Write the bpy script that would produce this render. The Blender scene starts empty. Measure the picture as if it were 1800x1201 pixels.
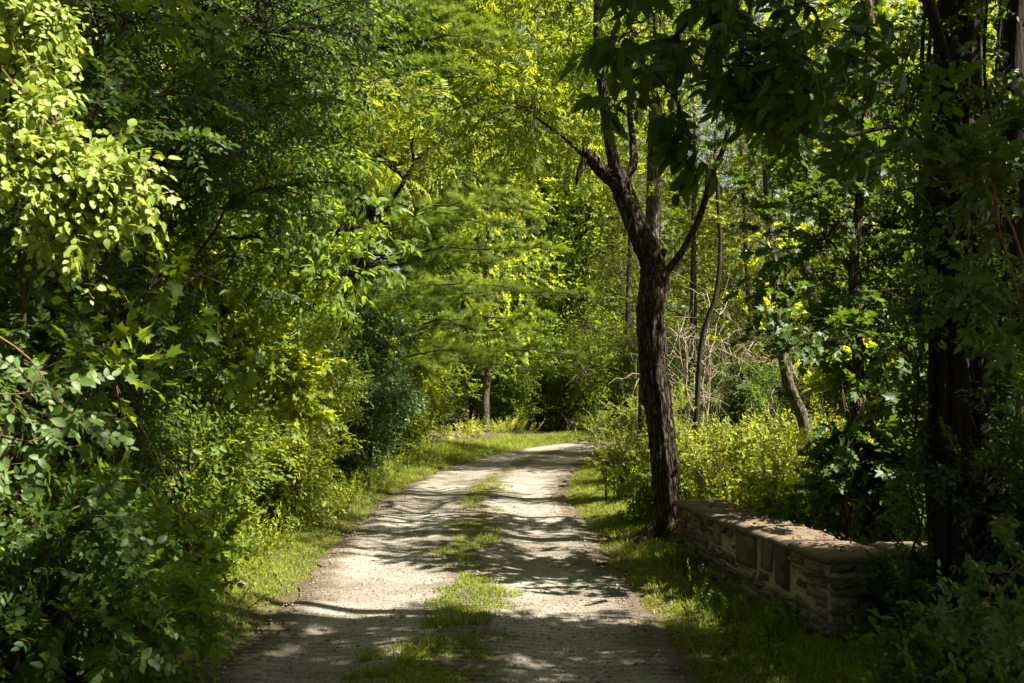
import bpy, math, random
import numpy as np
from math import radians, pi, sin, cos

# ------------------------------------------------------------------ camera, sky, sun, exposure
scene = bpy.context.scene
COL = scene.collection
cam_data = bpy.data.cameras.new("camera")
cam = bpy.data.objects.new("camera", cam_data); COL.objects.link(cam)
CAM_Z = 1.6
PITCH = radians(2.94)
cam.location = (0, 0, CAM_Z)
cam.rotation_euler = (radians(90) + PITCH, 0, 0)
cam_data.sensor_width = 36
cam_data.lens = 35
cam_data.clip_start = 0.05
cam_data.clip_end = 600
cam_data.dof.use_dof = True
cam_data.dof.focus_distance = 10.5
cam_data.dof.aperture_fstop = 9.0
scene.camera = cam

SUN_EL = radians(50)
SUN_DIR = np.array([0.95, -0.30, 0.0])          # horizontal direction towards the sun
SUN_DIR = SUN_DIR / np.linalg.norm(SUN_DIR) * cos(SUN_EL); SUN_DIR[2] = sin(SUN_EL)
sun_data = bpy.data.lights.new("sun", 'SUN')
sun_data.energy = 5.0
sun_data.angle = radians(0.53)
sun_data.color = (1.0, 0.92, 0.77)
sun = bpy.data.objects.new("sun", sun_data); COL.objects.link(sun)
from mathutils import Vector
sun.rotation_euler = Vector(SUN_DIR).to_track_quat('Z', 'Y').to_euler()
sun.location = (30, -10, 40)

world = bpy.data.worlds.new("World"); scene.world = world
world.use_nodes = True
nt = world.node_tree
bg = nt.nodes['Background']
sky = nt.nodes.new('ShaderNodeTexSky'); sky.sky_type = 'NISHITA'; sky.sun_disc = False
sky.sun_elevation = SUN_EL
sky.sun_rotation = math.atan2(SUN_DIR[0], SUN_DIR[1])
sky.dust_density = 1.5; sky.air_density = .6
wb = nt.nodes.new('ShaderNodeHueSaturation'); wb.inputs['Saturation'].default_value = .45
wm = nt.nodes.new('ShaderNodeMixRGB'); wm.blend_type = 'MULTIPLY'; wm.inputs[0].default_value = 1; wm.inputs[2].default_value = (.76, .78, .71, 1)   # warm white balance
nt.links.new(sky.outputs[0], wb.inputs['Color']); nt.links.new(wb.outputs[0], wm.inputs[1]); nt.links.new(wm.outputs[0], bg.inputs[0])
bg.inputs[1].default_value = 0.06

scene.view_settings.view_transform = 'Standard'
scene.view_settings.look = 'None'
scene.view_settings.exposure = 2.2
scene.view_settings.gamma = 1.0
scene.render.engine = 'CYCLES'
scene.cycles.max_bounces = 6
scene.cycles.diffuse_bounces = 3
scene.cycles.glossy_bounces = 2
scene.cycles.transmission_bounces = 3
scene.cycles.use_denoising = True
scene.cycles.sample_clamp_indirect = 4.0
scene.cycles.use_fast_gi = False

# ------------------------------------------------------------------ helpers
F_PX = 1800 * 35 / 36
def P(px, py, Y):
    """photo pixel (1800 x 1201) at depth Y metres in front of the camera -> world point"""
    u = (px - 900) / F_PX; v = (600.5 - py) / F_PX
    dy = cos(PITCH) - v * sin(PITCH); dz = sin(PITCH) + v * cos(PITCH)
    k = Y / dy
    return np.array([u * k, Y, CAM_Z + dz * k])

def nrm(v):
    v = np.asarray(v, float)
    return v / np.maximum(np.linalg.norm(v, axis=-1, keepdims=True), 1e-9)

class Geo:
    def __init__(s):
        s.v = []; s.f = []; s.n = 0
    def add(s, v, fs):
        v = np.asarray(v, np.float32).reshape(-1, 3)
        if not isinstance(fs, list): fs = [fs]
        for f in fs:
            f = np.asarray(f, np.int64)
            if f.size: s.f.append(f + s.n)
        s.v.append(v); s.n += len(v)
    def mesh(s, name, smooth=False):
        me = bpy.data.meshes.new(name)
        if not s.n: return me
        v = np.concatenate(s.v).astype(np.float32)
        tot = np.concatenate([np.full(len(f), f.shape[1], np.int32) for f in s.f])
        idx = np.concatenate([f.ravel() for f in s.f]).astype(np.int32)
        st = np.zeros(len(tot), np.int32); st[1:] = np.cumsum(tot)[:-1]
        me.vertices.add(len(v)); me.vertices.foreach_set('co', v.ravel())
        me.loops.add(len(idx)); me.loops.foreach_set('vertex_index', idx)
        me.polygons.add(len(tot)); me.polygons.foreach_set('loop_start', st)
        try: me.polygons.foreach_set('loop_total', tot)
        except Exception: pass
        if smooth: me.polygons.foreach_set('use_smooth', np.ones(len(tot), bool))
        me.update(calc_edges=True)
        return me
    def build(s, name, mat, parent=None, smooth=False):
        me = s.mesh(name, smooth)
        me.materials.append(mat)
        o = bpy.data.objects.new(name, me); COL.objects.link(o)
        if parent is not None:
            o.parent = parent
            # geometry is written in world coordinates: keep it there, with the parent's base as origin
            if parent.get('_base') is not None:
                b = np.array(parent['_base'], np.float32)
                co = np.empty(len(me.vertices) * 3, np.float32); me.vertices.foreach_get('co', co)
                co = co.reshape(-1, 3) - b; me.vertices.foreach_set('co', co.ravel()); me.update()
                o['_base'] = [float(x) for x in b]
        return o

def thing(name, label, cat, base=(0, 0, 0), group=None, kind=None):
    o = bpy.data.objects.new(name, None); COL.objects.link(o)
    o.empty_display_size = 0.2
    o.location = base; o['_base'] = [float(x) for x in base]
    o['label'] = label; o['category'] = cat
    if group: o['group'] = group
    if kind: o['kind'] = kind
    return o
def tag(o, label, cat, group=None, kind=None):
    o['label'] = label; o['category'] = cat
    if group: o['group'] = group
    if kind: o['kind'] = kind
    return o
def copy_tree(o, loc, rz, sc, label=None, group=None):
    c = o.copy(); COL.objects.link(c)
    c.location = loc; c.rotation_euler = (0, 0, rz); c.scale = (sc, sc, sc)
    if label: c['label'] = label
    if group: c['group'] = group
    for ch in list(o.children):
        d = ch.copy(); COL.objects.link(d); d.parent = c
        for g in list(ch.children):
            e = g.copy(); COL.objects.link(e); e.parent = d
    return c

def frames(dirs, rng=None, roll=0.0, up=(0, 0, 1)):
    y = nrm(dirs); up = np.broadcast_to(np.asarray(up, float), y.shape)
    z = up - (up * y).sum(-1, keepdims=True) * y
    bad = np.linalg.norm(z, axis=-1) < 0.05
    if bad.any():
        z[bad] = np.cross(y[bad], np.array([1.0, 0.1, 0]))
    z = nrm(z); x = np.cross(y, z)
    if rng is not None and roll > 0:
        a = rng.normal(0, roll, (len(y), 1))
        x, z = x * np.cos(a) + z * np.sin(a), z * np.cos(a) - x * np.sin(a)
    return np.stack([x, y, z], -1)

def bez(p0, p1, p2, n=8):
    t = np.linspace(0, 1, n)[:, None]
    return (1 - t) ** 2 * np.asarray(p0) + 2 * t * (1 - t) * np.asarray(p1) + t ** 2 * np.asarray(p2)
def spline(pts, n=24):
    """Catmull-Rom through control points"""
    p = np.asarray(pts, float); q = np.vstack([2 * p[0] - p[1], p, 2 * p[-1] - p[-2]])
    m = len(p) - 1; out = []
    for t in np.linspace(0, m - 1e-6, n):
        i = int(t); f = t - i; a, b, c, d = q[i:i + 4]
        out.append(0.5 * (2 * b + (c - a) * f + (2 * a - 5 * b + 4 * c - d) * f * f + (3 * b - a - 3 * c + d) * f ** 3))
    return np.array(out)

def tube(geo, pts, rad, sides=6, bump=0.0, rng=None, cap=True, hold=.86):
    pts = np.asarray(pts, float); n = len(pts)
    rad = np.atleast_1d(np.asarray(rad, float))
    rad = np.interp(np.linspace(0, 1, n), np.linspace(0, 1, len(rad)), rad) if len(rad) > 1 else np.full(n, rad[0])
    tg = nrm(np.gradient(pts, axis=0))
    x = np.cross(tg[0], [0.3, 0.9, 0.1]); x = nrm(x)
    rings = []
    ang = np.linspace(0, 2 * pi, sides, endpoint=False)
    ridge = rng.normal(0, bump, sides) if bump and rng is not None else np.zeros(sides)
    for i in range(n):
        x = nrm(x - (x @ tg[i]) * tg[i]); y = np.cross(tg[i], x)
        if bump and rng is not None:
            ridge = ridge * hold + rng.normal(0, bump * 0.5, sides)
        r = rad[i] * (1 + ridge)
        rings.append(pts[i] + np.outer(np.cos(ang) * r, x) + np.outer(np.sin(ang) * r, y))
    v = np.concatenate(rings)
    i = np.arange(n - 1)[:, None] * sides; j = np.arange(sides)[None]; k = (j + 1) % sides
    f = np.stack([i + j, i + k, i + sides + k, i + sides + j], -1).reshape(-1, 4)
    fs = [f]
    if cap:
        fs.append(np.arange(sides)[None, ::-1]); fs.append((np.arange(sides) + (n - 1) * sides)[None])
    geo.add(v, fs)

def inst(geo, tmpl, R, T, S):
    """instances of template (verts, [faces]) as plain geometry"""
    tv, tf = tmpl; k = len(T)
    if not k: return
    S = np.asarray(S, float)
    if S.ndim == 1: S = S[:, None]
    loc = tv[None] * S[:, None, :]
    v = np.einsum('kij,knj->kni', R, loc) + T[:, None, :]
    off = (np.arange(k) * len(tv))[:, None, None]
    geo.add(v.reshape(-1, 3), [(f[None] + off).reshape(-1, f.shape[1]) for f in tf])

# ------------------------------------------------------------------ leaf templates (base at origin, length 1 along +Y, face up +Z)
def leaf_hex(w=0.5, fold=0.25, droop=0.12, m=0.36, m2=0.7):
    h = w / 2
    v = np.array([[0, 0, 0], [h * .92, m, fold * h], [h * .74, m2, fold * h - droop * .5], [0, 1, -droop],
                  [-h * .74, m2, fold * h - droop * .5], [-h * .92, m, fold * h]], float)
    return v, [np.array([[0, 1, 2, 3], [0, 3, 4, 5]])]
def leaf_fine(w=0.6, fold=0.22, droop=0.16, pw=0.75, tip=0.0, wave=0.0, petiole=0.0):
    t = np.array([0.0, .06, .18, .34, .52, .70, .85, .95, 1.0])
    prof = np.sin(pi * np.clip(t, 0, 1) ** pw) ** 0.75 * (w / 2)
    prof[0] = prof[-1] = 0.0
    if tip: prof *= np.where(t > .8, 1 - tip * (t - .8) / .2, 1)
    rows = []
    for i, (a, b) in enumerate(zip(t, prof)):
        z = -droop * a * a; wz = wave * (-1) ** i
        rows += [[-b, a, z + fold * b + wz * w], [0, a, z], [b, a, z + fold * b + wz * w]]
    v = np.array(rows); f = []
    for i in range(len(t) - 1):
        a = 3 * i; b = a + 3
        f += [[a, a + 1, b + 1, b], [a + 1, a + 2, b + 2, b + 1]]
    v[:, 1] += petiole
    return v, [np.array(f)]
def leaf_lobed(fold=0.15, droop=0.2, deep=0.55):
    """maple / grape outline: five pointed lobes"""
    pts = []
    lobes = [(-150, .45), (-100, .62), (-48, .80), (0, 1.0), (48, .80), (100, .62), (150, .45)]
    for i, (a, r) in enumerate(lobes):
        aa = radians(a); pts.append((sin(aa) * r, cos(aa) * r))
        if i < len(lobes) - 1:
            bb = radians((a + lobes[i + 1][0]) / 2); rr = deep * (r + lobes[i + 1][1]) / 2
            pts.append((sin(bb) * rr, cos(bb) * rr))
    v = [[0, 0, 0]] + [[x * .85, y * .75 + .22, fold * abs(x) - droop * max(0, y) ** 2] for x, y in pts]
    f = [[0, i + 1, i] for i in range(1, len(pts))]
    return np.array(v, float), [np.array(f)]
def needle_t(w=0.02):
    return np.array([[-w, 0, 0], [w, 0, 0], [0, 1, -.1]], float), [np.array([[0, 1, 2]])]
def strap_t(w=0.12, droop=.35):
    t = [0, .35, .7, 1]; ww = [w * .6, w, w * .7, 0]
    v = []
    for a, b in zip(t, ww): v += [[-b / 2, a, -droop * a * a], [b / 2, a, -droop * a * a]]
    return np.array(v, float), [np.array([[0, 1, 3, 2], [2, 3, 5, 4], [4, 5, 7, 6]])]
TWIG = (np.array([[cos(a) * r, y, sin(a) * r] for y, r in ((0, 1), (1, .5)) for a in (0, 2.094, 4.189)], float),
        [np.array([[0, 1, 4, 3], [1, 2, 5, 4], [2, 0, 3, 5]])])

# ------------------------------------------------------------------ sprays: arrays of leaf frames along a twig pointing +Y
class Spray:
    def __init__(s, R, T, S, tw): s.R, s.T, s.S, s.tw = R, T, S, tw      # tw: list of (p, q, r) twig pieces
def spray_simple(rng, n=9, L=.3, leaf=.06, ang=55, opp=False, droop=.15, wob=.35, hang=.15):
    T = []; D = []; S = []
    t = np.linspace(.12, 1, n); sd = rng.choice([-1, 1])
    cx = rng.normal(0, .12)
    pos = lambda a: np.array([cx * L * a * a, a * L, -droop * L * a * a])
    for i, a in enumerate(t):
        for s in ((-1, 1) if opp and i < n - 1 else ((sd * (-1) ** i),)):
            b = radians(ang + rng.normal(0, 12)) * (0.15 if i == n - 1 else 1)
            T.append(pos(a)); D.append([s * sin(b), cos(b), -hang + rng.normal(0, .2)])
            S.append(leaf * rng.uniform(.6, 1.15) * (1 - .25 * a))
    R = frames(np.array(D), rng, wob)
    tw = [(pos(a), pos(b), .0022 * (1.3 - a)) for a, b in zip((0, .33, .66), (.33, .66, 1))]
    return Spray(R, np.array(T), np.array(S), tw)
def spray_pinnate(rng, pairs=6, L=.34, leaf=.1, ang=62, droop=.35, wob=.2, hang=.25):
    T = []; D = []; S = []
    cx = rng.normal(0, .1)
    pos = lambda a: np.array([cx * L * a * a, a * L * (1 - .15 * a), -droop * L * a * a])
    for i, a in enumerate(np.linspace(.25, 1, pairs + 1)):
        for s in ((-1, 1) if i < pairs else (0,)):
            b = radians(ang + rng.normal(0, 6)) * s
            T.append(pos(a)); D.append([sin(b), cos(b), -hang - 2 * droop * a * .5 + rng.normal(0, .1)])
            S.append(leaf * rng.uniform(.85, 1.1) * (1 - .35 * abs(a - .6)))
    R = frames(np.array(D), rng, wob)
    tw = [(pos(a), pos(b), .002) for a, b in zip((0, .33, .66), (.33, .66, 1))]
    return Spray(R, np.array(T), np.array(S), tw)
def spray_of(rng, subs, n=5, L=.15, ang=50, hang=.1, up=.2):
    """a shoot carrying several compound leaves"""
    R = []; T = []; S = []; tw = [(np.zeros(3), np.array([0, L, 0]), .004)]
    for i in range(n):
        a = .3 + .7 * i / max(n - 1, 1); s = subs[rng.integers(len(subs))]
        phi = i * 2.4 + rng.normal(0, .3); b = radians(ang + rng.normal(0, 12)) * (.35 if i == n - 1 else 1)
        d = np.array([[sin(b) * cos(phi), cos(b), sin(b) * sin(phi) * .6 + up]])
        F = frames(d, rng, .25)[0]; p = np.array([0, a * L, 0])
        R.append(F @ s.R); T.append(s.T @ F.T + p); S.append(s.S)
        tw += [(F @ q0 + p, F @ q1 + p, r) for q0, q1, r in s.tw]
    return Spray(np.concatenate(R), np.concatenate(T), np.concatenate(S), tw)
def spray_tuft(rng, n=46, L=.16, leaf=.1, spread=50):
    a = rng.uniform(.1, 1, n); phi = rng.uniform(0, 2 * pi, n); b = np.radians(rng.uniform(15, spread, n))
    D = np.stack([np.sin(b) * np.cos(phi), np.cos(b), np.sin(b) * np.sin(phi)], -1)
    T = np.stack([np.zeros(n), a * L, np.zeros(n)], -1)
    return Spray(frames(D, rng, 1.5), T, leaf * rng.uniform(.7, 1.1, n), [(np.zeros(3), np.array([0, L, 0]), .003)])

def place_sprays(leaves, twigs, sprays, leaf_ts, pos, dirs, rng, scale=(.8, 1.2), roll=.5, jit=.2, twscale=1.0, up=(.38, -.2, .9)):
    """leaf instances of random sprays at pos, pointing along dirs, into Geo leaves; their twigs into Geo twigs"""
    pos = np.asarray(pos, float); k = len(pos)
    if not k: return
    F = frames(np.asarray(dirs, float), rng, roll, up=up); sc = rng.uniform(*scale, k)
    which = rng.integers(len(sprays), size=k)
    for w, sp in enumerate(sprays):
        m = which == w
        if not m.any(): continue
        Fm, pm, sm = F[m], pos[m], sc[m]
        R = np.einsum('kij,njl->knil', Fm, sp.R).reshape(-1, 3, 3)
        T = (np.einsum('kij,nj->kni', Fm, sp.T) * sm[:, None, None] + pm[:, None]).reshape(-1, 3)
        S = (sm[:, None] * sp.S[None]).reshape(-1)
        if jit:
            q = rng.normal(0, jit, (len(R), 3)); dy = R[:, :, 1] + q
            R = frames(dy, None, up=R[:, :, 2])  if False else _orth(dy, R[:, :, 2] + rng.normal(0, jit, (len(R), 3)))
            S = S * rng.uniform(.8, 1.15, len(S))
        lw = rng.integers(len(leaf_ts), size=len(T))
        for li, lt in enumerate(leaf_ts):
            q = lw == li
            inst(leaves, lt, R[q], T[q], S[q])
        if twigs is not None:
            for p0, p1, r in sp.tw:
                a = np.einsum('kij,j->ki', Fm, p0) * sm[:, None] + pm
                b = np.einsum('kij,j->ki', Fm, p1) * sm[:, None] + pm
                twig_lines(twigs, a, b, np.full(len(a), r * twscale))
def _orth(y, z):
    y = nrm(y); z = z - (z * y).sum(-1, keepdims=True) * y; z = nrm(z)
    return np.stack([np.cross(y, z), y, z], -1)
def twig_lines(geo, a, b, r):
    d = b - a; L = np.linalg.norm(d, axis=-1)
    R = frames(d, None)
    inst(geo, TWIG, R, a, np.stack([r, L, r], -1))

# ------------------------------------------------------------------ crowns and shrubs
def blob_crown(rng, leaves, twigs, blobs, sprays, leaf_ts, sig=.3, per=14, limb_from=None, limb_r=.03, limb_geo=None,
               droop=.15, up=.2, scale=(.8, 1.2), out=.6, roll=.5, jit=.2, sub_r=.010, flat=.7, bias=.45, twr=.0035):
    """blobs: (centre, radii, clumps). Each blob gets a limb from the nearest of limb_from, sub-limbs to clump seeds,
    twigs to every spray."""
    limb_geo = limb_geo if limb_geo is not None else twigs
    for c, r, n in blobs:
        c = np.asarray(c, float); r = np.asarray(r, float) * np.ones(3)
        d = nrm(rng.normal(0, 1, (n, 3))); u = rng.uniform(bias ** 3, 1, (n, 1)) ** (1 / 3)
        seeds = c + d * u * r
        if limb_from is not None and len(limb_from):
            j = np.argmin(np.linalg.norm(limb_from - (c - [0, 0, r[2] * .5]), axis=1)); s = limb_from[j]
            L = np.linalg.norm(c - s)
            if L > .2:
                pts = bez(s, (s + c) / 2 + np.array([rng.normal(0, .12), rng.normal(0, .12), .12]) * L, c, 10)
                pts[1:-1] += rng.normal(0, .02 * L, (8, 3))
                tube(limb_geo, pts, np.linspace(limb_r, limb_r * .45, 10), 7)
        for s in seeds:
            L = np.linalg.norm(s - c)
            pts = bez(c, (c + s) / 2 + np.array([rng.normal(0, .15), rng.normal(0, .15), .1]) * L, s, 6)
            tube(twigs, pts, np.linspace(sub_r, sub_r * .35, 6), 4, cap=False)
        off = rng.normal(0, 1, (n, per, 3)) * sig * np.array([1, 1, flat])
        pos = seeds[:, None] + off
        dirs = nrm(off) * .8 + (d * out)[:, None] + rng.normal(0, .3, off.shape) + np.array([0, 0, up - droop])
        pos = pos.reshape(-1, 3); dirs = dirs.reshape(-1, 3)
        base = np.repeat(seeds, per, axis=0)
        twig_lines(twigs, base, pos, np.full(len(pos), twr))
        place_sprays(leaves, twigs, sprays, leaf_ts, pos, dirs, rng, scale, roll, jit)

def arch_shrub(rng, stems, leaves, twigs, base, n, reach, height, sprays, leaf_ts, side_n=10, side_len=.45, per=6,
               az=None, az_sp=pi, r0=.012, arch=1.15, start=.25, scale=(.8, 1.2), roll=.5, jit=.2, base_sp=.15, up=.1, clip=None):
    """arching stems from the ground with side shoots that carry sprays"""
    base = np.asarray(base, float); Pp = []; Dd = []
    for i in range(n):
        a = rng.uniform(0, 2 * pi) if az is None else az + rng.uniform(-az_sp, az_sp)
        r = reach * rng.uniform(.35, 1.05); h = height * rng.uniform(.45, 1.05)
        b = base + np.array([rng.normal(0, base_sp), rng.normal(0, base_sp), 0])
        tip = b + np.array([cos(a) * r, sin(a) * r, h])
        mid = b + np.array([cos(a) * r * .3, sin(a) * r * .3, h * arch])
        pts = bez(b, mid, tip, 12); pts[1:] += np.cumsum(rng.normal(0, .012 * height, (11, 3)), axis=0)
        tube(stems, pts, np.linspace(r0, r0 * .25, 12), 5)
        tg = nrm(np.gradient(pts, axis=0))
        for t in rng.uniform(start, 1, side_n):
            k = t * 11; j = min(int(k), 10); p = pts[j] + (pts[j + 1] - pts[j]) * (k - j)
            d = nrm(tg[j] * .5 + rng.normal(0, .8, 3) + [0, 0, up]); L = side_len * rng.uniform(.4, 1.1)
            q = bez(p, p + d * L * .5 + [0, 0, .06 * L], p + d * L + [0, 0, -.12 * L], 5)
            tube(twigs, q, np.linspace(r0 * .35, r0 * .12, 5), 4, cap=False)
            tq = nrm(np.gradient(q, axis=0))
            m = rng.uniform(.1, 1, per); jj = np.minimum((m * 4).astype(int), 3); fr = (m * 4 - jj)[:, None]
            pp = q[jj] + (q[jj + 1] - q[jj]) * fr
            dd = tq[jj] * .8 + rng.normal(0, .55, (per, 3)) + [0, 0, up * .5]
            Pp.append(pp); Dd.append(dd)
    Pp = np.concatenate(Pp); Dd = np.concatenate(Dd)
    if clip is not None:
        m = clip(Pp); Pp, Dd = Pp[m], Dd[m]
    place_sprays(leaves, twigs, sprays, leaf_ts, Pp, Dd, rng, scale, roll, jit)

# ------------------------------------------------------------------ materials
def new_mat(name):
    m = bpy.data.materials.new(name); m.use_nodes = True
    nt = m.node_tree; nt.nodes.clear()
    return m, nt, lambda t, **k: _node(nt, t, k)
def _node(nt, t, k):
    n = nt.nodes.new(t)
    for a, b in k.items(): setattr(n, a, b)
    return n
def ramp(nt, fac, stops):
    r = nt.nodes.new('ShaderNodeValToRGB'); el = r.color_ramp.elements
    while len(el) < len(stops): el.new(.5)
    for e, (p, c) in zip(el, stops): e.position = p; e.color = (*c, 1)
    nt.links.new(fac, r.inputs[0]); return r.outputs[0]
def leaf_mat(name, dark, light, trans, tf=.45, rough=.5, spec=.28, yellow=None):
    m, nt, N = new_mat(name)
    geo = N('ShaderNodeNewGeometry'); oi = N('ShaderNodeObjectInfo')
    tc = N('ShaderNodeTexCoord'); nz = N('ShaderNodeTexNoise'); nz.inputs['Scale'].default_value = 1.3; nz.inputs['Detail'].default_value = 2
    nt.links.new(tc.outputs['Object'], nz.inputs['Vector'])
    a = N('ShaderNodeMath', operation='MULTIPLY_ADD'); nt.links.new(geo.outputs['Random Per Island'], a.inputs[0]); a.inputs[1].default_value = .65
    b = N('ShaderNodeMath', operation='MULTIPLY_ADD'); nt.links.new(nz.outputs['Fac'], b.inputs[0]); b.inputs[1].default_value = 1.3; b.inputs[2].default_value = -.48
    nt.links.new(b.outputs[0], a.inputs[2])
    yl = yellow or tuple(min(1, c * k) for c, k in zip(light, (1.5, 1.25, 1.0)))
    col = ramp(nt, a.outputs[0], [(0.05, dark), (0.55, light), (0.93, light), (1.0, yl)])
    tcol = ramp(nt, a.outputs[0], [(0.05, tuple(c * .6 for c in trans)), (0.6, trans), (1.0, tuple(min(1, c * k) for c, k in zip(trans, (1.35, 1.15, 1))))])
    p = N('ShaderNodeBsdfPrincipled'); p.inputs['Roughness'].default_value = rough; p.inputs['Specular IOR Level'].default_value = spec
    nt.links.new(col, p.inputs['Base Color'])
    t = N('ShaderNodeBsdfTranslucent'); nt.links.new(tcol, t.inputs['Color'])
    mx = N('ShaderNodeMixShader'); mx.inputs[0].default_value = tf
    nt.links.new(p.outputs[0], mx.inputs[1]); nt.links.new(t.outputs[0], mx.inputs[2])
    o = N('ShaderNodeOutputMaterial'); nt.links.new(mx.outputs[0], o.inputs[0])
    return m
def bark_mat(name, dark, light, scale=9, stretch=.12, bump=.6, moss=0.0, plates=0):
    m, nt, N = new_mat(name)
    tc = N('ShaderNodeTexCoord'); mp = N('ShaderNodeMapping'); mp.inputs['Scale'].default_value = (1, 1, stretch)
    nt.links.new(tc.outputs['Object'], mp.inputs[0])
    n1 = N('ShaderNodeTexNoise'); n1.inputs['Scale'].default_value = scale * 4; n1.inputs['Detail'].default_value = 6; n1.inputs['Roughness'].default_value = .65
    nt.links.new(mp.outputs[0], n1.inputs['Vector'])
    n2 = N('ShaderNodeTexNoise'); n2.inputs['Scale'].default_value = 2.2; n2.inputs['Detail'].default_value = 4
    nt.links.new(tc.outputs['Object'], n2.inputs['Vector'])
    c = ramp(nt, n1.outputs['Fac'], [(.35, dark), (.62, light)])
    mx = N('ShaderNodeMixRGB', blend_type='MULTIPLY'); mx.inputs[0].default_value = .7
    c2 = ramp(nt, n2.outputs['Fac'], [(.3, (.55, .55, .55)), (.7, (1.15, 1.1, 1.0))])
    nt.links.new(c, mx.inputs[1]); nt.links.new(c2, mx.inputs[2]); colr = mx.outputs[0]
    if moss:
        n3 = N('ShaderNodeTexNoise'); n3.inputs['Scale'].default_value = 5; n3.inputs['Detail'].default_value = 5
        nt.links.new(tc.outputs['Object'], n3.inputs['Vector'])
        f = ramp(nt, n3.outputs['Fac'], [(.5, (0, 0, 0)), (.68, (moss, moss, moss))])
        m3 = N('ShaderNodeMixRGB'); nt.links.new(f, m3.inputs[0]); nt.links.new(colr, m3.inputs[1]); m3.inputs[2].default_value = (.13, .15, .10, 1); colr = m3.outputs[0]
    height = n1.outputs['Fac']
    if plates:                                    # broken bark plates between deep furrows
        m4 = N('ShaderNodeMapping'); m4.inputs['Scale'].default_value = (1, 1, .22); nt.links.new(tc.outputs['Object'], m4.inputs[0])
        n4 = N('ShaderNodeTexNoise'); n4.inputs['Scale'].default_value = 14; n4.inputs['Detail'].default_value = 4; nt.links.new(m4.outputs[0], n4.inputs['Vector'])
        ad = N('ShaderNodeMixRGB', blend_type='ADD'); ad.inputs[0].default_value = .09; nt.links.new(m4.outputs[0], ad.inputs[1]); nt.links.new(n4.outputs['Color'], ad.inputs[2])
        vo = N('ShaderNodeTexVoronoi', feature='DISTANCE_TO_EDGE'); vo.inputs['Scale'].default_value = plates; nt.links.new(ad.outputs[0], vo.inputs['Vector'])
        cr = ramp(nt, vo.outputs['Distance'], [(0.0, (.12, .12, .12)), (.12, (.75, .75, .75)), (.3, (1.1, 1.1, 1.1))])
        mm = N('ShaderNodeMixRGB', blend_type='MULTIPLY'); mm.inputs[0].default_value = 1; nt.links.new(colr, mm.inputs[1]); nt.links.new(cr, mm.inputs[2]); colr = mm.outputs[0]
        hh = N('ShaderNodeMath', operation='MULTIPLY_ADD'); nt.links.new(n1.outputs['Fac'], hh.inputs[0]); hh.inputs[1].default_value = .5; nt.links.new(cr, hh.inputs[2]); height = hh.outputs[0]
    p = N('ShaderNodeBsdfPrincipled'); p.inputs['Roughness'].default_value = .9; p.inputs['Specular IOR Level'].default_value = .15
    nt.links.new(colr, p.inputs['Base Color'])
    bp = N('ShaderNodeBump'); bp.inputs['Strength'].default_value = bump; bp.inputs['Distance'].default_value = .03
    nt.links.new(height, bp.inputs['Height']); nt.links.new(bp.outputs[0], p.inputs['Normal'])
    o = N('ShaderNodeOutputMaterial'); nt.links.new(p.outputs[0], o.inputs[0])
    return m

# ================================================================== MATERIALS
M = {}
M['dark_leaf'] = leaf_mat('dark_leaf', (.018, .042, .008), (.046, .088, .013), (.13, .215, .012), .40)  # deep green; also given to shaded shrubs, putting shade into their colour
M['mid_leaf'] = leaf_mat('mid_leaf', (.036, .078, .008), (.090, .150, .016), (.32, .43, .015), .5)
M['lime_leaf'] = leaf_mat('lime_leaf', (.065, .112, .010), (.140, .195, .02), (.46, .54, .022), .54)  # yellow-green; also given to sunlit shrubs, putting sun brightness into their colour
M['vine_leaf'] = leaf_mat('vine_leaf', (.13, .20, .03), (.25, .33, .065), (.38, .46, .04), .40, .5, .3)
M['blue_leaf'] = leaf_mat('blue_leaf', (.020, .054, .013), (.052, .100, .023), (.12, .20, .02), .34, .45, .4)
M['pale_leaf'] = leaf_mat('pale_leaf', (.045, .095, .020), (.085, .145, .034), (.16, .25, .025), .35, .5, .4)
M['pine_needle'] = leaf_mat('pine_needle', (.050, .098, .015), (.115, .17, .028), (.28, .38, .03), .45, .5, .25)
M['cedar_leaf'] = leaf_mat('cedar_leaf', (.045, .065, .012), (.11, .125, .022), (.24, .26, .025), .38, .6, .2)
M['weed_leaf'] = leaf_mat('weed_leaf', (.18, .215, .035), (.35, .39, .07), (.50, .50, .04), .45, .5, .3, yellow=(.36, .30, .05))
M['broad_weed'] = leaf_mat('broad_weed', (.11, .16, .02), (.22, .28, .04), (.42, .48, .03), .45)
M['grass'] = leaf_mat('grass', (.085, .13, .015), (.195, .25, .035), (.37, .42, .03), .42, .5, .3, yellow=(.34, .29, .08))
M['dry_leaf'] = leaf_mat('dry_leaf', (.05, .032, .018), (.16, .10, .055), (.15, .08, .03), .25, .7, .2)
M['berry'] = new_mat('berry')[0]
_nt = M['berry'].node_tree; _p = _nt.nodes.new('ShaderNodeBsdfPrincipled'); _p.inputs['Base Color'].default_value = (.45, .025, .012, 1)
_p.inputs['Roughness'].default_value = .25; _o = _nt.nodes.new('ShaderNodeOutputMaterial'); _nt.links.new(_p.outputs[0], _o.inputs[0])
M['bark'] = bark_mat('bark', (.026, .020, .014), (.125, .095, .066), 9, .14, 1.0, 0, 26)
M['grey_bark'] = bark_mat('grey_bark', (.045, .038, .031), (.15, .13, .105), 9, .2, .6, .5, 30)
M['dark_bark'] = bark_mat('dark_bark', (.011, .009, .007), (.045, .036, .028), 8, .12, .9)
M['twig'] = bark_mat('twig', (.040, .028, .018), (.11, .080, .050), 20, .3, .2)
M['red_twig'] = bark_mat('red_twig', (.10, .055, .030), (.22, .14, .085), 20, .3, .2)
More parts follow.
